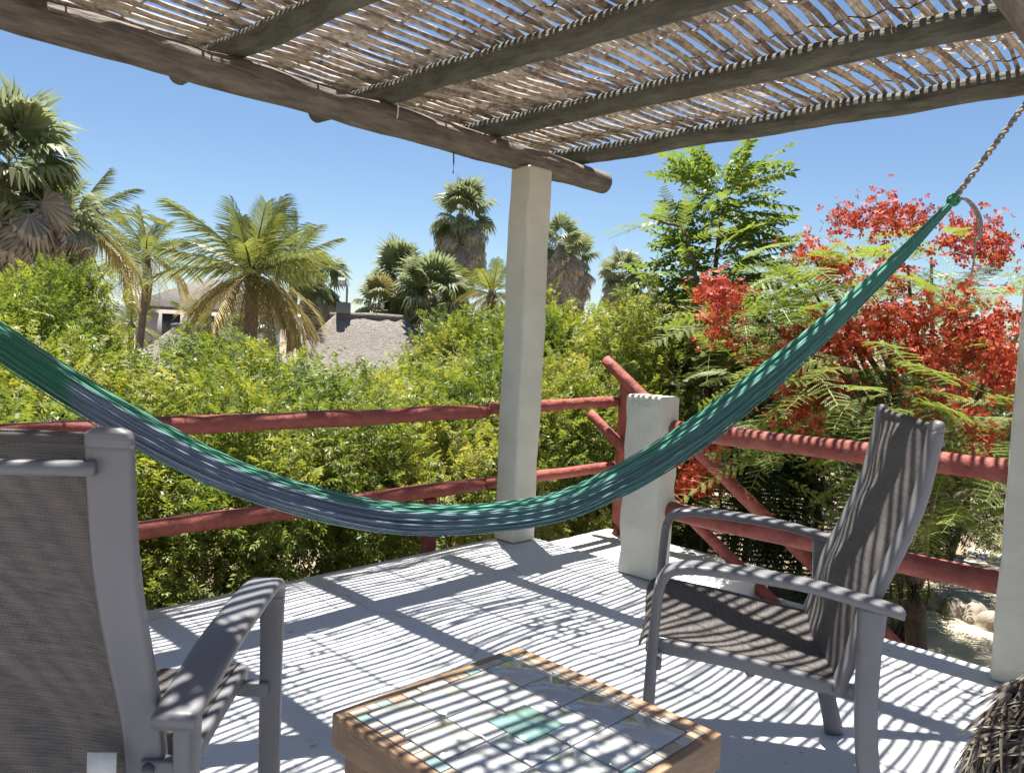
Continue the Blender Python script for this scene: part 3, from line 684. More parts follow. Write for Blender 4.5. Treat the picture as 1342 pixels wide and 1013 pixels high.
def shrub(x, y, ztop, zbot, rx, ry, label, variant, rz, group='hedge shrubs behind the log railing', vs=HV, name='hedge_shrub', cat='shrub'):
    t = thing(name, label, cat, (x, y, GZ), 0, group)
    zc = (ztop + zbot) / 2 - GZ; hz = (ztop - zbot) / 2
    stem_mesh(t, (rnd.gauss(0, .08), rnd.gauss(0, .08), 0), (rnd.gauss(0, .1), rnd.gauss(0, .1), zc + hz * .3), rnd.uniform(.035, .06), int(x * 100 + y * 7) % 999 + 1)
    f = link('foliage', vs[variant % len(vs)], t); f.location = (0, 0, zc); f.scale = (rx * .9, ry * .9, hz * .9); f.rotation_euler = (0, 0, rz)
    f['kind'] = 'stuff'
    return t
ORD = ['first', 'second', 'third', 'fourth', 'fifth', 'sixth', 'seventh', 'eighth', 'ninth', 'tenth', 'eleventh', 'twelfth', 'thirteenth']
i = 0
fx = list(np.arange(-1.34, 6.2, .72))
for k_, x in enumerate(fx):
    lab = ('bushy front hedge shrub behind the red log railing, %s from its stair end' % ORD[len(fx) - 1 - k_])
    shrub(x + rnd.gauss(0, .06), 4.42 + rnd.gauss(0, .07), (.80 if x < 4 else .98) + rnd.gauss(0, .06), -1.02, .72, .68, lab, i, rnd.choice((0, 1.57, 3.14, 4.71))); i += 1
bx_ = list(np.arange(-1.3, 8.6, .85))
for k_, x in enumerate(bx_):
    zt = (.93 if 1.5 < x < 5.0 else 1.08) + rnd.gauss(0, .05)
    lab = 'yellow-green back-row hedge shrub below the thatched roofs, %s from the flame tree end' % ORD[len(bx_) - 1 - k_]
    shrub(x + rnd.gauss(0, .08), 5.65 + rnd.gauss(0, .1), zt, -.7, .80, .80, lab, i + 1, rnd.choice((0, 1.57, 3.14, 4.71))); i += 1
for q, (px, py, dd, r_, lab) in enumerate([
        (20, 395, 7.4, .75, 'tall loose shrub rising beside the big skirted palms'), (68, 380, 8.6, .7, 'upright leafy shrub between skirted palms and slim coconut palm'),
        (112, 415, 9.0, .45, 'small rounded bush below the slim coconut palm'),
        (705, 418, 8.5, .8, 'leafy shrub filling the gap behind the tall corner column'), (640, 425, 9.5, .9, 'leafy shrub before the tall skirted fan palm'),
        (780, 435, 8.3, .8, 'leafy shrub below the grey thatched gable'), (860, 405, 7.6, .75, 'bright shrub at the foot of the tall feather-leaved tree'), (605, 430, 9.6, .7, 'leafy shrub in front of the fan palm clump')]):
    p_ = at(px, py, dd); shrub(p_[0], p_[1], p_[2] + .12, -.8, r_, r_, lab, q, rnd.uniform(0, 6), group='shrubs behind the hedge')
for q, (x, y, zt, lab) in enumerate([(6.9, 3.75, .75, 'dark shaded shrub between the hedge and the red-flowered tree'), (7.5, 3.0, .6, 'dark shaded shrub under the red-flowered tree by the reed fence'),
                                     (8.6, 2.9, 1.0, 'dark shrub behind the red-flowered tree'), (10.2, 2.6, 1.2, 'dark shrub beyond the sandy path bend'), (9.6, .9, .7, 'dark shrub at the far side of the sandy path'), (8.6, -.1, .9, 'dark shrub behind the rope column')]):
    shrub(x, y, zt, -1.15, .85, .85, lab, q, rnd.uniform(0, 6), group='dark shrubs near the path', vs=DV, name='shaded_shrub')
# thin-stemmed bush by the path
pb = on(1185, 838, 2, GZ); t = thing('stemmed_bush', 'thin bare-stemmed bush with few leaves beside the sandy path', 'bush', (pb[0], pb[1], GZ))
mb = MB(); P_ = []
for q in range(9):
    e = np.array([rnd.gauss(0, .28), rnd.gauss(0, .28), rnd.uniform(.7, 1.15)]); c = spline([(rnd.gauss(0, .05), rnd.gauss(0, .05), 0), e * .5 + rng.normal(0, .05, 3), e], 8)
    mb.tube(c, np.linspace(.016, .004, 8), n=5); P_ += [c[k_] + rng.normal(0, .05, 3) for k_ in (3, 4, 5, 6, 7) for _ in range(7)]
mb.build('stem', M_bark, t)
mb = MB(); P_ = np.array(P_); tv, tf = pinnate(4, .35, .12); batch(mb, tv, tf, frames(rng.normal(0, 1, P_.shape), rng.normal(0, 1, len(P_))), P_, rng.uniform(.07, .13, len(P_)))
tag(mb.build('foliage', M_hedge, t), kind='stuff')

# ------------------------------------------------------------------ royal poinciana
pc = np.array([6.25, 1.75, GZ])
po = thing('flame_tree', 'spreading flame tree with feathery leaves and clusters of red flowers', 'tree', tuple(pc))
mb = MB(); tr_ = spline([pc, pc + (.05, .1, .8), pc + (-.05, 0, 1.5), pc + (0, 0, 1.9)], 14) - pc; mb.tube(tr_, np.linspace(.075, .05, 14), n=10, noise=.05)
mb.build('trunk', M_bark, po, smooth=True)
PF = [tmesh('frond', *bipinnate(13, .17, 11, b_, s_), M_poin) for b_, s_ in ((.25, 1), (.45, 2), (.65, 3), (.12, 4))]
limb_ends = []
for q in range(30):
    az = rnd.uniform(0, 6.283); rr = rnd.uniform(.5, 1.0); zz = rnd.uniform(-.4, 1.0)
    e = np.array([math.cos(az) * 1.35 * rr, math.sin(az) * 1.65 * rr, 2.35 + zz * .9 * (1.25 - .5 * rr)])
    limb_ends.append(e)
lower = [at(px, py, dd) - pc for px, py, dd in [(985, 400, 5.6), (1040, 420, 5.5), (1110, 480, 5.0), (1180, 520, 4.9), (1250, 560, 4.85), (1290, 640, 4.8), (1180, 600, 5.1), (1230, 660, 5.0), (1080, 560, 5.2), (1020, 580, 5.3),
    (960, 430, 5.7), (1090, 380, 5.6), (1160, 470, 5.3), (1290, 510, 5.1), (1320, 600, 4.9), (1060, 370, 5.8), (1250, 380, 5.9), (1190, 350, 6.1), (1310, 450, 5.6), (1120, 520, 5.0), (1210, 540, 4.9), (1270, 610, 4.8), (1150, 400, 5.7), (1030, 350, 6.0)]]
limb_ends += lower
mb = MB()
for e in limb_ends:
    s0 = tr_[rnd.randrange(7, 13)]; mid = s0 * .5 + e * .5 + np.array([0, 0, -.12]); mb.tube(spline([s0, mid, e], 9), np.linspace(.035, .010, 9), n=6)
mb.build('limbs', M_bark, po, smooth=True)
nf = 0
for e in limb_ends:
    for q in range(6 if nf < 300 else 0):
        out = e - np.array([0, 0, 1.7]); out = out / (np.linalg.norm(out) + 1e-6)
        a = rnd.uniform(0, 6.283); d = np.array([math.cos(a), math.sin(a), rnd.uniform(-.3, .3)]) + out * (.7, .7, .3)
        place('frond', PF[nf % 4], po, e + rng.normal(0, .07, 3), d, rnd.gauss(0, .3), rnd.uniform(.45, .68)); nf += 1
# finer leaves filling the crown behind the big fronds
n_ = 330; ci = rng.integers(0, len(limb_ends), n_); P_ = np.array(limb_ends)[ci] * rng.uniform(.80, 1.0, n_)[:, None] + rng.normal(0, .16, (n_, 3)) + np.array([.12, .04, 0.1])
az = rng.uniform(0, 6.283, n_); dv = np.stack([np.cos(az), np.sin(az), rng.uniform(-.2, .5, n_)], 1)
mb = MB(); tv, tf = bipinnate(11, .17, 7, .4, 9); batch(mb, tv, tf, frames(dv, rng.normal(0, .3, n_)), P_, rng.uniform(.42, .62, n_))
tag(mb.build('inner_foliage', M_poin, po), kind='stuff')
# flower clusters
def cluster(seed):
    r_ = np.random.default_rng(seed); V = []; F = []
    for q in range(26):
        c = r_.normal(0, .075, 3); up = c / (np.linalg.norm(c) + .01) + r_.normal(0, .4, 3); up /= np.linalg.norm(up)
        a = np.cross(up, (.3, .8, .5)); a /= np.linalg.norm(a); b = np.cross(up, a); sz = r_.uniform(.020, .034)
        for k_ in range(5):
            th = k_ * 1.2566 + r_.uniform(0, .4); d = a * math.cos(th) + b * math.sin(th) + up * r_.uniform(.0, .6); sd = np.cross(d, up); o_ = len(V)
            V += [c, c + d * sz * .8 + sd * sz * .38, c + d * sz * 1.25, c + d * sz * .8 - sd * sz * .38]; F.append((o_, o_ + 1, o_ + 2, o_ + 3))
    return tmesh('flower_cluster', np.array(V), F, M_flower)
CL = [cluster(s_) for s_ in range(4)]
zones = [(945, 392, 32, 16, 5.35, 8), (945, 432, 16, 22, 5.35, 4), (1035, 462, 36, 20, 5.25, 7), (1075, 440, 25, 20, 5.25, 5), (1070, 500, 28, 40, 5.1, 10), (1060, 548, 22, 22, 4.95, 5), (1090, 340, 22, 28, 5.9, 8), (1135, 285, 35, 16, 6.2, 8), (1180, 290, 22, 16, 6.2, 5),
         (1255, 315, 35, 18, 6.2, 6), (1298, 335, 18, 22, 6.2, 6), (1180, 425, 55, 30, 5.5, 14), (1120, 445, 30, 20, 5.3, 7), (1215, 475, 30, 14, 5.2, 6), (1290, 425, 40, 35, 5.6, 12), (1325, 480, 18, 30, 5.3, 8), (1265, 450, 20, 25, 5.4, 6),
         (925, 608, 20, 22, 5.6, 7), (905, 640, 14, 14, 5.6, 3), (1290, 580, 30, 12, 4.9, 4), (1240, 530, 20, 12, 4.95, 3), (1150, 360, 20, 15, 5.9, 3), (1050, 330, 14, 10, 6.0, 2)]
for px, py, rx, ry, dd, n_ in zones:
    for q in range(n_):
        p_ = at(px + rnd.gauss(0, rx * .55), py + rnd.gauss(0, ry * .55), dd + rnd.gauss(0, .15)) - pc
        o = link('flower_cluster', rnd.choice(CL), po); o['kind'] = 'stuff'; o.location = p_; o.rotation_euler = (rnd.uniform(0, 6), rnd.uniform(0, 6), rnd.uniform(0, 6)); o.scale = (rnd.uniform(.7, 1.1),) * 3

# ------------------------------------------------------------------ tall pinnate tree + feathery sapling
tp_ = at(945, 300, 8.2); tb_ = np.array([tp_[0], tp_[1], GZ])
lt = thing('feather_leaved_tree', 'tall narrow tree with long pinnate leaves above the shrubs', 'tree', tuple(tb_))
mb = MB(); ztop = at(950, 228, 8.2)[2] - GZ; c = spline([(0, 0, 0), (.05, .02, 1.4), (0, .05, 2.8), (.05, 0, ztop)], 20); mb.tube(c, np.linspace(.07, .012, 20), n=8); mb.build('trunk', M_bark, lt, smooth=True)
LF = []
for s_ in range(4):
    LF.append(tmesh('leaf', *pinnate(11, .24, .088, ang=66, bend=(.2, .35, .5, .3)[s_], rach=.01, r_=np.random.default_rng(s_ + 50)), M_hedge2))
for q in range(300):
    u = (q + rnd.random()) / 300; z = ztop - .02 - u * 2.0; a = q * 2.39996 + rnd.gauss(0, .3); rr = .04 + min(.75, .10 + .62 * u) * rnd.uniform(.1, 1.0)
    c0 = np.array([math.cos(a) * rr, math.sin(a) * rr, z]); d = np.array([math.cos(a), math.sin(a), rnd.uniform(-.1, .7) + (.6 if u < .12 else 0)])
    place('leaf', LF[q % 4], lt, c0, d, rnd.gauss(0, .3), rnd.uniform(.42, .60))
for zz, rr_, hh in ((ztop - 1.75, .5, .5), (ztop - 2.4, .75, .7)):
    f = link('inner_foliage', HV[1], lt); f.location = (0, 0, zz); f.scale = (rr_, rr_, hh); f['kind'] = 'stuff'
f0 = at(905, 325, 7.4); fb_ = np.array([f0[0] + .3, f0[1] - .1, GZ])
ft = thing('feathery_sapling', 'slender sapling with a bare arching branch of feathery fronds against the sky', 'tree', tuple(fb_))
mb = MB(); c = spline([(0, 0, 0), (0, 0, 1.8), f0 - fb_, at(870, 292, 7.3) - fb_, at(850, 285, 7.3) - fb_], 18); mb.tube(c, np.linspace(.03, .006, 18), n=6); mb.build('trunk', M_bark, ft)
for px, py, dx, dz in [(858, 288, -.9, .2), (862, 290, -.8, -.2), (868, 293, -.3, .5), (875, 298, -.5, -.5), (880, 300, .3, .4), (890, 308, -.2, -.6), (900, 315, .4, -.2), (850, 285, -1, .1), (884, 304, -.7, .3), (895, 312, .5, .5)]:
    e1_ = RW[:, 0]; place('frond', PF[3], ft, at(px, py, 7.35) - fb_, e1_ * dx + np.array([0, 0, dz]) + rng.normal(0, .35, 3), rnd.gauss(0, .4), .46)

# ------------------------------------------------------------------ palms
def coco_template(seed, droop, pairs=38):
    r_ = np.random.default_rng(seed); V = []; F = []
    def rp(t): return np.array([0, t * (1 - .22 * droop * t), -droop * t * t * .75])
    def addq(*q): o = len(V); V.extend(q); F.append(tuple(range(o, o + len(q))))
    for i in range(pairs):
        t = .14 + .85 * i / (pairs - 1); L_ = .30 * math.sin(math.pi * (.12 + .80 * t)) ** .7 + .03
        for sg in (-1, 1):
            b = rp(t); d = np.array([sg * .80, .55 + .5 * t, -.22 - .35 * r_.random()]); d /= np.linalg.norm(d); w_ = .0085
            m_ = b + d * L_ * .55; e = b + d * L_ + np.array([0, 0, -L_ * (.25 + .3 * r_.random())]); y_ = np.array([0, w_, 0])
            addq(b - y_, b + y_, m_ + y_, m_ - y_); addq(m_ - y_, m_ + y_, e)
    for i in range(7):
        a, b = rp(i / 7), rp((i + 1) / 7); r0 = .016 * (1 - .8 * i / 7); r1 = .016 * (1 - .8 * (i + 1) / 7)
        addq(a - (r0, 0, 0), a + (0, 0, r0), b + (0, 0, r1), b - (r1, 0, 0)); addq(a + (0, 0, r0), a + (r0, 0, 0), b + (r1, 0, 0), b + (0, 0, r1)); addq(a + (r0, 0, 0), a - (r0, 0, 0), b - (r1, 0, 0), b + (r1, 0, 0))
    return np.array(V), F
CT = [coco_template(i, d) for i, d in enumerate((.15, .35, .6, .85))]
CM = [tmesh('frond', *t_, M_coco) for t_ in CT]; CMY = [tmesh('frond', *t_, M_cocoy) for t_ in CT]
def fan_template(seed, droop):
    r_ = np.random.default_rng(seed); V = []; F = []
    def addq(*q): o = len(V); V.extend(q); F.append(tuple(range(o, o + len(q))))
    addq((-.010, 0, 0), (.010, 0, 0), (.008, .45, 0), (-.008, .45, 0))
    n_ = 26; o = np.array([0, .44, 0])
    for i in range(n_):
        a = math.radians(-128 + 256 * i / (n_ - 1)); L_ = .52 * (1 - .18 * abs(math.sin(a / 2))) * r_.uniform(.92, 1.06)
        d = np.array([math.sin(a), math.cos(a), 0]); sd = np.array([math.cos(a), -math.sin(a), 0]); up = .02 if i % 2 else -.01
        m_ = o + d * L_ * .58 + (0, 0, up - .05 * droop); w1 = .034; e = o + d * L_ * (1 - .18 * droop) + np.array([0, 0, -L_ * .42 * droop * r_.uniform(.5, 1.3)])
        addq(o - sd * .003, o + sd * .003, m_ + sd * w1, m_ - sd * w1); addq(m_ - sd * w1 * .9, m_ + sd * w1 * .9, e)
    return np.array(V), F
FT = [fan_template(i, d) for i, d in enumerate((.3, .6, 1.0, 1.3))]
FM = [tmesh('fan_leaf', *t_, M_fan) for t_ in FT]; FMY = [tmesh('fan_leaf', *t_, M_cocoy) for t_ in FT]
def trunk(parent, h_, r0, r1, lean=(0, 0), nm='trunk'):
    mb = MB(); n_ = max(12, int(h_ * 5)); t_ = np.linspace(0, 1, n_)
    c = np.stack([lean[0] * (1 - t_) ** 2, lean[1] * (1 - t_) ** 2, t_ * h_], 1)
    mb.tube(c, (r0 + (r1 - r0) * t_) * (1 + .05 * (np.arange(n_) % 2)), n=9, noise=.03); mb.build(nm, M_palmtrunk, parent, smooth=True)
def coconut(px, py, dd, L_, label, nfr=22, yellow=.25, up=.8, r=.11, lean=(0, 0), seed=0, group='coconut palms'):
    c = at(px, py, dd); t = thing('coconut_palm', label, 'palm tree', (c[0], c[1], GZ), 0, group); h_ = c[2] - GZ
    trunk(t, h_, r * 1.3, r * .85, lean)
    R_ = random.Random(seed)
    for q in range(nfr):
        f_ = q / (nfr - 1); el = math.radians(80 - 115 * f_ ** .9 + R_.gauss(0, 6)); az = q * 2.39996 + R_.gauss(0, .25) + seed
        d = (math.cos(az) * math.cos(el), math.sin(az) * math.cos(el), math.sin(el))
        vi = min(3, int(f_ * 3 + R_.random() * 1.4)); me = (CMY if (f_ > .62 and R_.random() < yellow * 2.2) else CM)[vi]
        place('frond', me, t, (0, 0, h_ - .05 * f_), d, R_.gauss(0, .25), L_ * R_.uniform(.85, 1.1) * (.8 if f_ < .15 else 1))
    mb = MB(); mb.tube([(0, 0, h_ - .35), (0, 0, h_ - .1), (0, 0, h_ + .15)], [r * .9, r * 1.5, r * .5], n=9, noise=.1); mb.build('crown_shaft', M_bark, t, smooth=True)
def fan_palm(px, py, dd, L_, label, nlv=34, dead=70, skirt=1.2, r=.13, seed=0, yellow=.0, group='fan palms'):
    c = at(px, py, dd); t = thing('fan_palm', label, 'palm tree', (c[0], c[1], GZ), 0, group); h_ = c[2] - GZ
    trunk(t, h_, r * 1.25, r, (0, 0)); R_ = random.Random(seed); r2 = np.random.default_rng(seed)
    for q in range(nlv):
        f_ = q / (nlv - 1); el = math.radians(72 - 112 * f_ + R_.gauss(0, 12)); az = q * 2.39996 + seed + R_.gauss(0, .2)
        d = (math.cos(az) * math.cos(el), math.sin(az) * math.cos(el), math.sin(el)); vi = min(3, int(.7 + f_ * 2.4 + R_.random() * 1.2))
        place('fan_leaf', (FMY if R_.random() < yellow else FM)[vi], t, (0, 0, h_ + .1 - .2 * f_), d, R_.gauss(0, .35), L_ * R_.uniform(.85, 1.1))
    if dead:
        mb = MB(); n_ = dead; az = r2.uniform(0, 6.283, n_); u = r2.uniform(0, 1, n_) ** .8; el = np.radians(-32 - 52 * u + r2.normal(0, 6, n_))
        d = np.stack([np.cos(az) * np.cos(el), np.sin(az) * np.cos(el), np.sin(el)], 1); P_ = np.stack([np.cos(az) * r, np.sin(az) * r, h_ - .1 - u * skirt], 1)
        tv, tf = FT[3]; batch(mb, tv * np.array([.62, 1, 1]), tf, frames(d, r2.normal(0, .5, n_)), P_, r2.uniform(.75, 1.1, n_) * L_)
        tag(mb.build('dead_skirt', M_dead, t), kind='stuff')
fan_palm(12, 218, 13.5, 1.30, 'big fan palm with green leaves over a thick brown dead skirt', nlv=44, dead=110, skirt=1.1, r=.17, seed=1)
fan_palm(78, 275, 14.5, .95, 'ragged fan palm, its thin crown mostly dry hanging leaves', nlv=16, dead=60, skirt=.8, r=.13, seed=2)
coconut(96, 290, 15.5, 1.45, 'coconut palm with drooping fronds behind the ragged fan palm', nfr=20, yellow=.15, r=.09, seed=3)
coconut(192, 332, 20, 1.35, 'slim coconut palm standing alone before the hip-roofed house', nfr=24, yellow=.25, r=.075, lean=(-.3, .3), seed=4)
coconut(330, 358, 17, 1.88, 'large coconut palm with yellowing lower fronds between the thatched roofs', nfr=36, yellow=.5, r=.13, seed=5)
coconut(385, 342, 21, 1.5, 'coconut palm partly hidden behind the large yellowing one', nfr=18, yellow=.1, seed=6)
fan_palm(418, 368, 22, 1.05, 'small fan palm beside the rooftop floodlight', nlv=26, dead=45, skirt=.9, seed=7)
fan_palm(527, 372, 22, 1.35, 'leafy fan palm without skirt rising over the flat thatched ridge', nlv=40, dead=10, skirt=.5, seed=8, yellow=.05)
fan_palm(567, 388, 20.5, 1.30, 'full low fan palm leaning against the tall skirted palm', nlv=40, dead=10, skirt=.5, seed=9)
fan_palm(497, 398, 21, .9, 'small fan palm at the corner of the flat thatched ridge', nlv=22, dead=6, skirt=.4, seed=10, yellow=.2)
fan_palm(606, 282, 24, 1.30, 'tallest fan palm with a long dead skirt beside the corner column', nlv=36, dead=150, skirt=1.6, r=.18, seed=11)
coconut(645, 385, 20, 1.2, 'young yellow-green palm close behind the corner column', nfr=20, yellow=.35, seed=12)
fan_palm(735, 318, 26, 1.15, 'skirted fan palm with few green leaves right of the corner column', nlv=20, dead=130, skirt=1.5, r=.15, seed=13)
fan_palm(752, 342, 28, 1.15, 'skirted fan palm half hidden by its neighbour', nlv=22, dead=110, skirt=1.3, seed=14)
fan_palm(815, 358, 30, 1.15, 'fan palm with a dry trunk side above the grey thatched gable', nlv=32, dead=60, skirt=1.5, seed=15)
fan_palm(850, 385, 30, 1.0, 'low fan palm crown behind the grey thatched gable', nlv=30, dead=10, skirt=.6, seed=16)
coconut(172, 424, 34, 1.2, 'tiny far palm at the house corner', nfr=18, yellow=0, seed=17)
coconut(275, 430, 28, 1.5, 'low dark palm beneath the large coconut palm', nfr=18, yellow=.1, seed=18)

# ------------------------------------------------------------------ huts, house and small things behind the hedge
M_roof = mat('grey_thatch', (.36, .33, .29), (.20, .175, .15), scale=10, rough=1, bump=1, bscale=26, stretch=(1, 1, 2.5), bdist=.08)
M_roofd = mat('dark_thatch_roof', (.22, .195, .17), (.12, .105, .09), scale=7, rough=1, bump=1, bscale=20, bdist=.06)
M_wall = mat('pale_house_wall', (.52, .49, .47), (.44, .41, .39), scale=2, rough=.9, bump=.1)
M_glass = mat('dark_window', (.05, .055, .06), rough=.15, bump=0)
def basis(px, py, dd):
    c = at(px, py, dd); f_ = np.array([c[0], c[1], 0]); f_ /= np.linalg.norm(f_); return c, np.array([f_[1], -f_[0], 0]), f_
def hut(px, py, dd, ridge, hw, hd_, drop, label, m, name='thatched_hut', concave=.12, off=0):
    c, e, f_ = basis(px, py, dd); rz = math.atan2(e[1], e[0]); t = thing(name, label, 'hut', (c[0], c[1], GZ), rz, 'thatched huts'); top = c[2] - GZ
    mb = MB(); V = []; F = []; n_ = 7
    for i in range(n_):
        u = i / (n_ - 1); a = ridge + (hw - ridge) * u; b = .05 + (hd_ - .05) * u; z = top - drop * (u + concave * math.sin(math.pi * u)); m_ = 10
        for sx, sy, ex, ey in ((-1, -1, 1, -1), (1, -1, 1, 1), (1, 1, -1, 1), (-1, 1, -1, -1)):
            for k_ in range(m_):
                w_ = k_ / m_; V.append((a * (sx + (ex - sx) * w_) + rnd.gauss(0, .02), b * (sy + (ey - sy) * w_) + rnd.gauss(0, .02), z + rnd.gauss(0, .018)))
        if i: F += [((i - 1) * 40 + j, (i - 1) * 40 + (j + 1) % 40, i * 40 + (j + 1) % 40, i * 40 + j) for j in range(40)]
    F.append(tuple(range(39, -1, -1)))
    mb.add(V, F); r = mb.build('roof', m, t)
    mb = MB(); mb.tube([(-ridge - .12, 0, top), (0, 0, top + .03), (ridge + .12, 0, top)], .09, n=8, noise=.1); mb.build('ridge_cap', m, r)
    mb = MB(); mb.box(-hw * .8, hw * .8, -hd_ * .8, hd_ * .8, 0, top - drop * .92); mb.build('wall', M_wall, t)
    return t, e, f_, c
hA, eA, fA, cA = hut(486, 416, 20, .88, 3.3, 2.6, 1.9, 'thatched hut with a short flat ridge carrying a floodlight', M_roof)
hut(232, 428, 28, .06, 2.1, 2.1, 1.4, 'thatched hut with a pointed pyramid roof below the house', M_roof)
hut(885, 393, 17, .25, 2.6, 2.4, 1.5, 'grey thatched hut with its sloping roof by the pinnate tree', M_roofd)
hut(700, 440, 23, .5, 2.2, 2.0, 1.2, 'thatched hut mostly hidden behind the corner column', M_roof)
# hip-roofed house
c, e, f_ = basis(265, 404, 36); t = thing('hip_roofed_house', 'pale house with a dark hipped roof behind the coconut palms', 'house', (c[0], c[1], GZ), math.atan2(e[1], e[0])); ez = c[2] - GZ
mb = MB(); mb.box(-2.55, 3.2, 0, 5, 0, ez); mb.build('wall', M_wall, t)
mb = MB(); mb.add([(-2.85, -.4, ez + .003), (3.5, -.4, ez + .003), (3.5, 5.4, ez + .003), (-2.85, 5.4, ez + .003), (-.1, 2.5, ez + 1.35), (.9, 2.5, ez + 1.35), (-2.85, -.4, ez - .14), (3.5, -.4, ez - .14), (3.5, 5.4, ez - .14), (-2.85, 5.4, ez - .14)],
                  [(0, 1, 5, 4), (1, 2, 5), (2, 3, 4, 5), (3, 0, 4), (6, 7, 1, 0), (7, 8, 2, 1), (8, 9, 3, 2), (9, 6, 0, 3), (9, 8, 7, 6)]); mb.build('roof', M_roofd, t)
for x0 in (-1.55, -.2, 1.2):
    mb = MB(); mb.box(x0, x0 + .7, -.02, .05, ez - 1.25, ez - .3); wdw = mb.build('window', M_glass, t)
    mb = MB(); mb.box(x0 - .05, x0 + .75, -.06, -.021, ez - 1.32, ez - 1.252); mb.build('sill', M_wall, wdw)
# floodlight on the ridge
q = at(450, 412, 20) ; t = thing('rooftop_floodlight', 'grey metal box and small floodlight on a pole above the thatched ridge', 'floodlight', tuple(q))
M_gm = mat('dull_grey_metal', (.20, .22, .24), rough=.5, bump=.1)
rz_ = math.atan2(eA[1], eA[0]); t.rotation_euler = (0, 0, rz_)
mb = MB(); mb.box(-.17, .17, -.12, .12, .02, .30); mb.build('box', M_gm, t, bevel=.02)
for sx in (-.12, .12):
    mb = MB(); mb.tube([(sx, 0, .04), (sx * 1.3, 0, -.22)], .018, n=6); mb.build('foot', M_gm, t)
mb = MB(); mb.tube([(.07, 0, .3), (.07, 0, .80)], .025, n=8); mb.build('pole', M_gm, t)
mb = MB(); mb.box(-.17, .04, -.06, .06, .70, .90); l_ = mb.build('lamp', M_gm, t, bevel=.02)
mb = MB(); mb.box(-.15, .02, -.075, -.061, .72, .88); mb.build('lens', M_tag, l_)
# pale blue pool slide with white hand loops
c, e, f_ = basis(335, 446, 18); t = thing('pool_slide', 'pale blue curved pool slide with white hand loops among the palms', 'slide', (c[0], c[1], GZ), math.atan2(e[1], e[0])); z0 = c[2] - GZ
M_blue = mat('pale_blue_plastic', (.36, .52, .62), (.33, .48, .58), rough=.3, bump=0); M_wp = mat('white_plastic', (.7, .7, .7), rough=.4, bump=0)
mb = MB(); V = []; F = []
prof = spline([(-.9, -.55), (-.5, -.25), (-.1, .12), (.15, .20), (.35, .12), (.48, -.2), (.5, -.5)], 24)
for i, (a, b) in enumerate(prof):
    for (yy, zz) in ((-.35, .14), (-.33, .0), (0, -.03), (.33, .0), (.35, .14), (.37, .0), (0, -.08), (-.37, .0)): V.append((a, yy, z0 + b + zz))
    if i: F += [((i - 1) * 8 + j, (i - 1) * 8 + (j + 1) % 8, i * 8 + (j + 1) % 8, i * 8 + j) for j in range(8)]
mb.add(V, F); mb.build('chute', M_blue, t, smooth=True)
for yy in (-.3, .3):
    mb = MB(); mb.tube(spline([(-.55, yy, z0 - .3), (-.45, yy, z0 + .02), (-.28, yy, z0 + .12), (-.1, yy, z0 + .16), (-.08, yy, z0 - .1)], 20), .05, n=8); mb.build('hand_loop', M_wp, t, smooth=True)
for xx in (-.4, .4):
    mb = MB(); mb.tube([(xx, 0, 0), (xx, 0, z0 - .2)], .06, n=8); mb.build('support', M_wp, t)
q = at(393, 432, 19); t = thing('garden_lamp', 'white mushroom-capped lamp post beside the thatched ridge', 'lamp', (q[0], q[1], GZ)); z0 = q[2] - GZ
mb = MB(); mb.tube([(0, 0, 0), (0, 0, z0 + .15)], .06, n=8); mb.build('post', M_wp, t)
mb = MB(); mb.tube([(0, 0, z0 + .14), (0, 0, z0 + .2), (0, 0, z0 + .3), (0, 0, z0 + .36)], [.07, .15, .13, .03], n=12); mb.build('cap', M_wp, t, smooth=True)

# ------------------------------------------------------------------ reed fence, rocks, leaf litter
def reed_fence(a, b, z1, label):
    a = np.array([*a, GZ]); b = np.array([*b, GZ]); L_ = np.linalg.norm(b - a); t = thing('reed_fence', label, 'fence', tuple(a), math.atan2(b[1] - a[1], b[0] - a[0]))
    mb = MB(); z = .05
    while z < z1:
        mb.tube(np.stack([np.linspace(0, L_, 12), rng.normal(0, .008, 12), z + rng.normal(0, .006, 12)], 1), .014, n=5); z += rnd.uniform(.036, .056)
    tag(mb.build('reed_panel', M_stick, t), kind='stuff')
    for x in np.arange(.1, L_, .55):
        mb = MB(); mb.tube([(x, .03, 0), (x + rnd.gauss(0, .02), .03, z1 + .05)], .032, n=7); mb.build('post', M_bark, t)
reed_fence((7.0, 4.3), (8.35, 2.55), 1.05, 'reed stick fence in the shade below the red-flowered tree')
reed_fence((.0, 7.3), (3.2, 7.3), .85, 'reed stick fence seen low through the hedge')
ROCKL = iter(['largest pale rounded rock on the bank edging the sandy path', 'pale rock resting next to the largest rock by the sandy path', 'middling pale rock further up the sandy path bank', 'pale rock on the path bank towards the rope column', 'smallest pale rock at the far end of the path bank', 'pale rock on the path bank close behind the rope column'])
M_rock = mat('pale_rock', (.42, .36, .29), (.27, .22, .17), scale=6, rough=.95, bump=.6, bscale=12, bdist=.04)
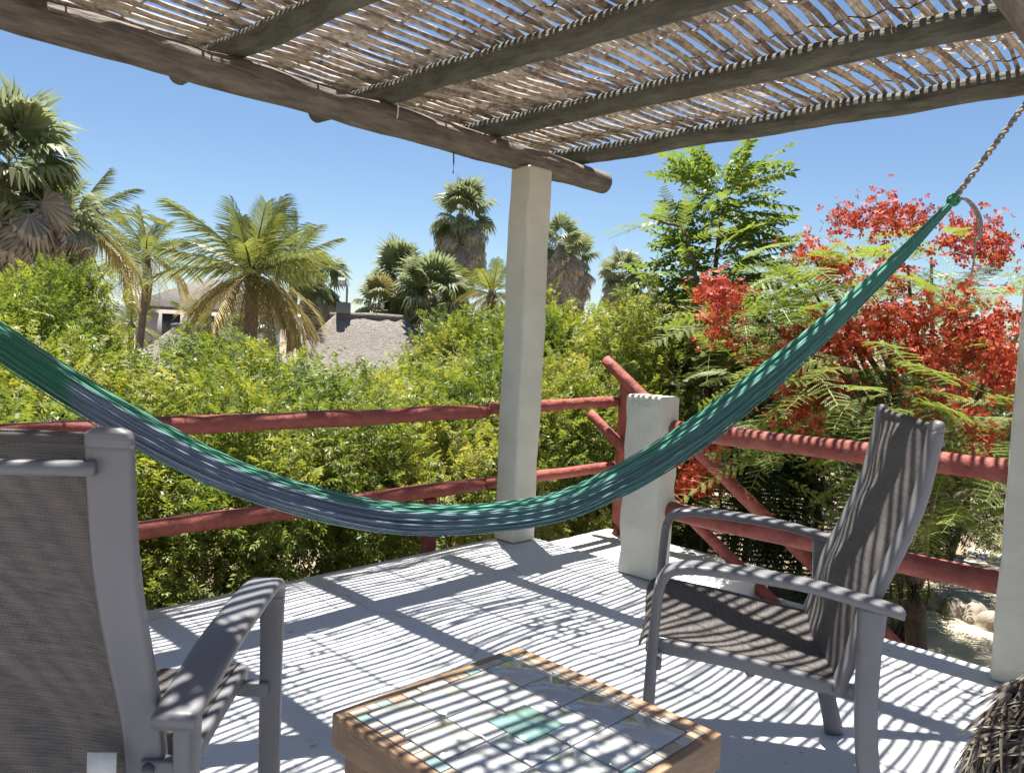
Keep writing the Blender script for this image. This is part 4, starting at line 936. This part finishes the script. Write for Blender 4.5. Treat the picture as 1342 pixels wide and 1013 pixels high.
for px, py, s_ in [(1258, 803, .17), (1278, 812, .15), (1236, 797, .13), (1298, 822, .14), (1218, 792, .12), (1320, 828, .16)]:
    q = on(px, py + 10, 2, GZ); mb = MB()
    bm = bmesh.new(); bmesh.ops.create_icosphere(bm, subdivisions=3, radius=1)
    ph = rng.uniform(0, 6, 3)
    for v in bm.verts:
        n_ = v.co.copy(); k_ = 1 + .14 * math.sin(n_.x * 3 + ph[0]) + .12 * math.sin(n_.y * 4 + ph[1]) + .1 * math.sin(n_.z * 5 + ph[2]); v.co = Vector((n_.x * k_ * s_ * 1.15, n_.y * k_ * s_, n_.z * k_ * s_ * .8))
    for f in bm.faces: f.smooth = True
    me = bpy.data.meshes.new('path_rock'); bm.to_mesh(me); bm.free(); me.materials.append(M_rock)
    o = link('path_rock', me); o.location = (q[0], q[1], GZ + s_ * .55); tag(o, next(ROCKL), 'rock', 'rocks edging the path')
# dry leaves caught on top of the reeds
mb = MB(); n_ = 2600; cx = rng.uniform((-.5, -.3), (3.9, 3.7), (26, 2)); ci = rng.integers(0, 26, n_)
P_ = np.concatenate([cx[ci] + rng.normal(0, .13, (n_, 2)), rng.uniform(2.462, 2.50, (n_, 1))], 1)
tv = np.array(kite((0, 0, 0), (0, 1, 0), (0, 0, 1), 1, .34)); batch(mb, tv, [(0, 1, 2, 3)], frames(np.concatenate([rng.normal(0, 1, (n_, 2)), rng.normal(0, .15, (n_, 1))], 1), rng.normal(0, .3, n_)), P_, rng.uniform(.03, .07, n_))
tag(mb.build('leaf_litter', M_dead), 'dry leaves lying on top of the reed roof', 'leaves', kind='stuff')

# a few dry leaves on the terrace
lm = tmesh('fallen_leaf', np.array(kite((0, 0, 0), (0, 1, 0), (0, 0, 1), 1, .42, cup=.4)), [(0, 1, 2, 3)], M_dead)
for x, y in [(2.05, .86), (2.12, .80), (1.95, 1.9), (2.75, 2.55), (3.2, 1.35), (1.5, 2.7)]:
    o = link('fallen_leaf', lm); o.location = (x, y, .006); o.scale = (.035,) * 3; o.rotation_euler = (rnd.gauss(0, .08), rnd.gauss(0, .08), rnd.uniform(0, 6))
    tag(o, 'tiny dry leaf lying on the white terrace floor', 'leaf', 'dry leaves on the terrace')
